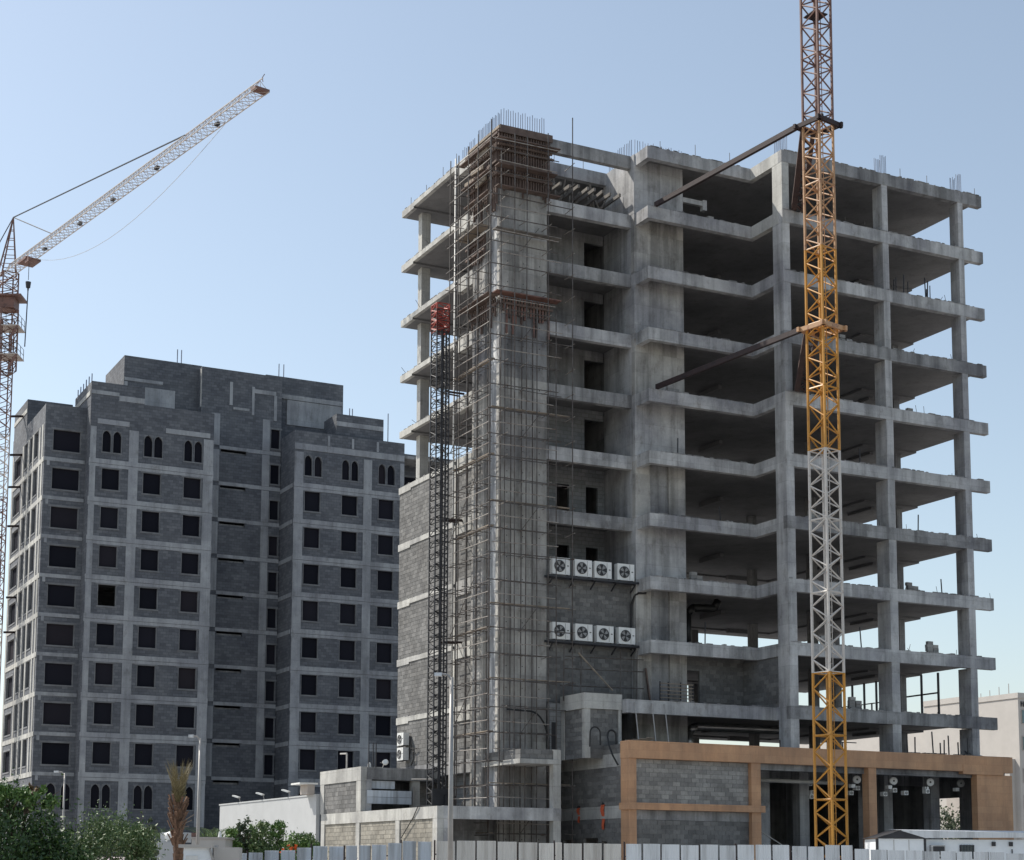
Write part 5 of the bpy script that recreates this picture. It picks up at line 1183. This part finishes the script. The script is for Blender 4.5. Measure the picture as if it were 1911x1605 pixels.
part(c, 'wall', 'white_paint', (0, 1.35, 0, 2.2, 0, 2.75)); part(c, 'wall_stub', 'white_paint', (.45, 1.7, 1.0, 2.0, 2.752, 3.2)); part(c, 'low_wall', 'white_paint', (-.6, -.02, .2, 1.5, 0, 2.2))
MB().tube((.75, .6, 2.95), (1.25, .6, 3.1), .2, .24, 12).tube((1.2, .6, 3.1), (1.4, .6, 3.3), .2, .08, 12).build('water_tank', 'ac_white', c, smooth=True)
c, p = cam_thing('cream_store', 'low cream store with water bottle on its roof between hut and shrubs', 'hut', 345, 1600, 80)
k = 80 / FPX
part(c, 'wall', 'cream', (.3, 1.9, 0, 2.5, 0, 2.95)); part(c, 'roof_edge', 'cream_dark', (.2, 2.0, -.05, 2.6, 2.952, 3.05)); MB().tube((1.6, .3, 3.05), (1.6, .3, 3.32), .1, .05, 10).build('roof_bottle', 'ac_white', c); part(c, 'brick_stub', 'crane_rust', (.2, .45, .1, .4, 3.052, 3.25))

# ------------------------------------------------------------------ lamp posts
def lamp(label, px, py, d, arm_px, r):
    top = at(px, py, d); t = thing('street_lamp', label, 'street lamp', world=Vector((top.x, top.y, 0)), rot=0.0, group='street lamps')
    MB().tube((0, 0, 0), (0, 0, top.z), r * 1.25, r * .8, 10).build('pole', 'lamp_pole', t, smooth=True)
    MB().tube((0, 0, 0), (0, 0, .5), r * 1.8, r * 1.7, 10).build('base', 'lamp_pole', t)
    k = d / FPX; x = (arm_px - px) * k
    MB().path([(0, 0, top.z - .1), (x * .25, 0, top.z + .08), (x * .7, 0, top.z + .12)], r * .5, 8).build('arm', 'lamp_pole', t)
    hd = MB(); hd.prism([(x * .6, -.12), (x * 1.05, -.08), (x * 1.05, .08), (x * .6, .12)], top.z + .04, top.z + .16); hd.build('lamp_head', 'sheet_pale', t)
lamp('tall beige lamp post before the hoist with its arm to the left', 843, 1264, 60, 812, 0.085)
lamp('slim lamp post right of the palm at lower left', 374, 1378, 74, 353, 0.07)
lamp('distant lamp post behind the bushes at far left', 121, 1443, 112, 102, 0.07)

# ------------------------------------------------------------------ trees and shrubs
def leaves(b, rn, c, rad, n, size, clumps, shell_=0.55, flat=0.0):
    cs = []
    for i in range(clumps):
        while True:
            q = Vector((rn.uniform(-1, 1), rn.uniform(-1, 1), rn.uniform(-1, 1)))
            if shell_ < q.length <= 1: break
        cs.append((Vector((q.x * rad[0], q.y * rad[1], q.z * rad[2])), rn.uniform(.10, .26) * min(rad)))
    for i in range(n):
        o, s = cs[rn.randrange(len(cs))]
        p = Vector(c) + o + Vector((rn.gauss(0, s), rn.gauss(0, s), rn.gauss(0, s)))
        if p.z < 0.15: p.z = rn.uniform(.15, .8)
        a = Vector((rn.gauss(0, 1), rn.gauss(0, 1), rn.gauss(0, .6) + flat)).normalized(); t = a.orthogonal().normalized(); t = (t * math.cos(rn.uniform(0, 6.28)) + a.cross(t) * math.sin(rn.uniform(0, 6.28))).normalized(); u = a.cross(t)
        l = size * rn.uniform(.6, 1.3); w = l * .42
        b.quad(p - t * l, p + u * w - t * l * .1, p + t * l, p - u * w - t * l * .1)
def tree(name, label, cat, px, py, d, ells, m, seed, size, trunk=0.12, group=None, shl=0.55):
    base = at(px, py, d); base.z = 0; t = thing(name, label, cat, world=base, rot=0.0, group=group); rn = random.Random(seed)
    zc = max(e[0][2] for e in ells)
    tr = MB().tube((0, 0, 0), (0.1, 0, zc * .55), trunk, trunk * .7, 8)
    for e in ells:
        c = Vector(e[0]); tr.tube((0.1, 0, zc * .4), c, trunk * .6, trunk * .2, 6)
        for i in range(5):
            q = Vector((rn.uniform(-1, 1) * e[1][0], rn.uniform(-1, 1) * e[1][1], rn.uniform(0, 1) * e[1][2])) * .75; tr.tube(c * .8, c + q, trunk * .3, trunk * .08, 5)
    tr.build('trunk', 'bark', t)
    for e in ells:
        b = MB(); leaves(b, rn, *e[:2], e[2], size, e[3], shl); b.build('crown', e[4] if len(e) > 4 else m, t)
    return t
tree('dark_hedge_tree', 'big dense dark green tree filling the lower left corner', 'tree', 30, 1600, 58,
     [((-.6, 0, 1.8), (2.4, 1.9, 2.35), 17000, 110), ((1.2, .3, 1.3), (1.2, 1.4, 1.75), 6000, 50), ((-.4, -.2, 3.95), (2.1, 1.6, .45), 3600, 40, 'leaf_shrub'), ((.45, -.4, 4.15), (.5, .5, .25), 260, 8, 'leaf_bronze')], 'leaf_dark', 11, .085, .16, None, 0.3)
tree('round_bush', 'rounded pale green bush between dark tree and the white cabin', 'bush', 205, 1600, 62,
     [((0, 0, 1.8), (1.55, 1.5, 1.7), 12000, 90), ((-.9, -.3, 1.0), (.9, .9, 1.0), 3000, 30), ((1.0, .1, 2.4), (.6, .6, .7), 1800, 18)], 'leaf_green', 12, .065, .1)
tree('tall_wild_bush', 'thin climbing plant rising behind the rounded bush', 'bush', 268, 1600, 68, [((0, 0, 3.2), (.32, .3, 1.1), 700, 12), ((.25, 0, 2.6), (.3, .3, .9), 500, 10)], 'leaf_olive', 13, .08, .06)
for i, (x, y, d, hh, r, m) in enumerate(((432, 1598, 83, 3.6, .7, 'leaf_shrub'), (455, 1598, 84, 4.2, .7, 'leaf_olive'), (487, 1598, 83, 4.2, .75, 'leaf_green'), (519, 1598, 84, 4.0, .7, 'leaf_shrub'), (470, 1598, 86, 3.8, .65, 'leaf_shrub'))):
    lb = ('low yellow-green shrub at left end of the row before white wall', 'tall brownish-green conical shrub, second in the row before white wall', 'tallest green shrub in the middle of the row before white wall', 'conical green shrub beside the flowering shrub', 'green shrub tucked behind the gap of the row before white wall')[i]
    tree('conical_shrub', lb, 'shrub', x, y, d, [((0, 0, hh * .35), (r * 1.15, r * 1.1, hh * .36), 4200, 60), ((0, 0, hh * .70), (r * .7, r * .65, hh * .27), 2400, 34)], m, 20 + i, .08, .06, 'shrubs before the white wall', 0.15)
ft = tree('flowering_shrub', 'shrub with bright orange flowers at the annex corner', 'shrub', 560, 1598, 82, [((0, 0, 1.9), (1.05, .8, 1.3), 5200, 60), ((.4, -.1, 2.7), (.5, .5, .55), 1400, 20, 'leaf_green')], 'leaf_shrub', 31, .08, .07, None, 0.2)
rn = random.Random(32); b = MB(); leaves(b, rn, (-.35, -.7, 2.55), (.28, .14, .34), 160, .07, 10); leaves(b, rn, (-.75, -.6, 2.4), (.2, .12, .2), 50, .06, 6); b.build('flowers', 'flower', ft)
def palm(label, px, py, d, h, m, seed, spread, nf, group=None, wrap=True):
    base = at(px, py, d); base.z = 0; t = thing('palm_tree', label, 'palm tree', world=base, rot=0.0, group=group); rn = random.Random(seed)
    b = MB(); n = 16; zt_ = h * .72
    for i in range(n):
        z0, z1 = zt_ * i / n, zt_ * (i + 1) / n; r = .24 - .05 * i / n
        b.tube((math.sin(i * .2) * .05, 0, z0), (math.sin((i + 1) * .2) * .05, 0, z1), r * .92, r * 1.12, 9)
    b.build('trunk', 'palm_trunk', t)
    if wrap:
        s = MB()
        for i in range(60):
            a = rn.uniform(0, 6.28); z0 = zt_ * rn.uniform(.55, 1.0); r = .24
            s.beam((r * math.cos(a), r * math.sin(a), z0), ((r + .2) * math.cos(a), (r + .2) * math.sin(a), z0 + rn.uniform(.25, .5)), .1, .04)
        s.build('frond_stubs', 'palm_trunk', t, kind='stuff')
        s = MB()
        for i in range(3): s.tube((.15, -.1, zt_ * .8 - .1 * i), (.75 - .1 * i, -.3, zt_ * .8 + .35 - .25 * i), .03, .015, 5)
        s.build('hanging_stalk', 'timber_pale', t)
    for i in range(nf):
        a = 2 * math.pi * i / nf + rn.uniform(-.2, .2); f = MB(); L = h * .30 * rn.uniform(.8, 1.1) if wrap else h * .5; prev = None; d_ = Vector((math.cos(a), math.sin(a), 0))
        for k in range(9):
            s = k / 8; out = spread * s * (.6 + .4 * s); up = L * (s - (0.55 if not wrap else .1) * s * s)
            q = Vector((d_.x * (out + .08), d_.y * (out + .08), zt_ + up))
            if prev is not None:
                f.tube(prev, q, .03 * (1.1 - s), .03 * (1 - s), 4, False)
                side = d_.cross(Vector((0, 0, 1)))
                for sg in (-1, 1):
                    for e in range(2):
                        p0 = prev.lerp(q, e / 2); tipv = p0 + side * sg * rn.uniform(.14, .3) * (1.2 - s) + (q - prev).normalized() * .28; w = (q - prev).normalized() * .03
                        f.quad(p0 - w, p0 + w, tipv + w * .3, tipv - w * .3)
            prev = q
        f.build('frond', m, t)
palm('thick palm with pruned upright fronds beside the lamp post', 330, 1602, 72, 6.1, 'frond', 41, .5, 30)
for i, (x, d) in enumerate(((305, 118), (385, 120), (402, 116), (418, 122))):
    lb = ('dark palm behind the pruned palm, at the apartment block foot', 'dark leafy palm right of the lamp post at apartment block foot', 'low dark palm between lamp post and the white wall', 'dark palm nearest the end of the white wall')[i]
    palm(lb, x, 1600, d, 4.6, 'leaf_dark', 50 + i, 2.2, 12, 'dark palms at the foot of the block', wrap=False)
tree('hall_tree', 'leafy olive tree seen through the rear opening of the hall', 'tree', 1765, 1600, 135, [((0, 0, 4.2), (3.2, 2.0, 2.3), 5200, 56), ((-2.2, 0, 4.4), (1.6, 1.5, 2.3), 2400, 26)], 'leaf_olive', 61, .15, .14)
rl = thing('rear_railing', 'dark metal railing in front of tree behind the hall', 'railing', world=at(1728, 1600, 128) * 1.0)
rl.location.z = 0
for i in range(3): rod('post', 'dark_steel', rl, (i * 1.3, 0, 0), (i * 1.3, 0, 3.0), .05)
rod('rail', 'dark_steel', rl, (-.2, 0, 3.0), (3.2, 0, 3.05), .05); rod('rail', 'dark_steel', rl, (-.2, 0, 2.2), (3.2, 0, 2.2), .04)

# ------------------------------------------------------------------ parked car below the bushes (only its roof reaches the picture)
p = at(214, 1603, 70); CA = thing('parked_car', 'pale car roof just showing at the bottom edge below the bushes', 'car', world=Vector((p.x, p.y, 0)), rot=R(78))
zr = at(214, 1599.5, 70).z
def hull(sec, name, m, parent):
    b = MB()
    for (x0, y0, za0, zb0), (x1, y1, za1, zb1) in zip(sec[:-1], sec[1:]):
        b.quad((x0, -y0, zb0), (x1, -y1, zb1), (x1, y1, zb1), (x0, y0, zb0)); b.quad((x0, -y0, za0), (x1, -y1, za1), (x1, -y1, zb1), (x0, -y0, zb0)); b.quad((x1, y1, za1), (x0, y0, za0), (x0, y0, zb0), (x1, y1, zb1)); b.quad((x0, y0, za0), (x1, y1, za1), (x1, -y1, za1), (x0, -y0, za0))
    for (x, y, a, c) in (sec[0], sec[-1]): b.quad((x, -y, a), (x, y, a), (x, y, c), (x, -y, c))
    return b.build(name, m, parent)
hull([(-2.35, .75, .45, .8), (-2.2, .85, .3, 1.0), (-1.2, .9, .3, 1.1), (1.9, .9, .3, 1.1), (2.2, .85, .3, 1.0), (2.3, .75, .45, .8)], 'body', 'car_pink', CA)
hull([(-1.35, .86, 1.1, 1.12), (-.75, .80, 1.1, zr - .06), (1.35, .80, 1.1, zr - .06), (1.95, .8, 1.1, 1.12)], 'glasshouse', 'glass', CA)
hull([(-.85, .78, zr - .3, zr - .12), (-.55, .82, zr - .3, zr), (1.15, .82, zr - .3, zr), (1.45, .76, zr - .3, zr - .05)], 'roof', 'car_pink', CA)
for x in (-1.4, 1.35):
    for s in (-1, 1):
        w = MB().tube((x, s * .72, .34), (x, s * .93, .34), .34, .34, 16).build('wheel', 'ac_dark', CA); MB().tube((x, s * .925, .34), (x, s * .94, .34), .2, .2, 12).build('rim', 'duct', w)
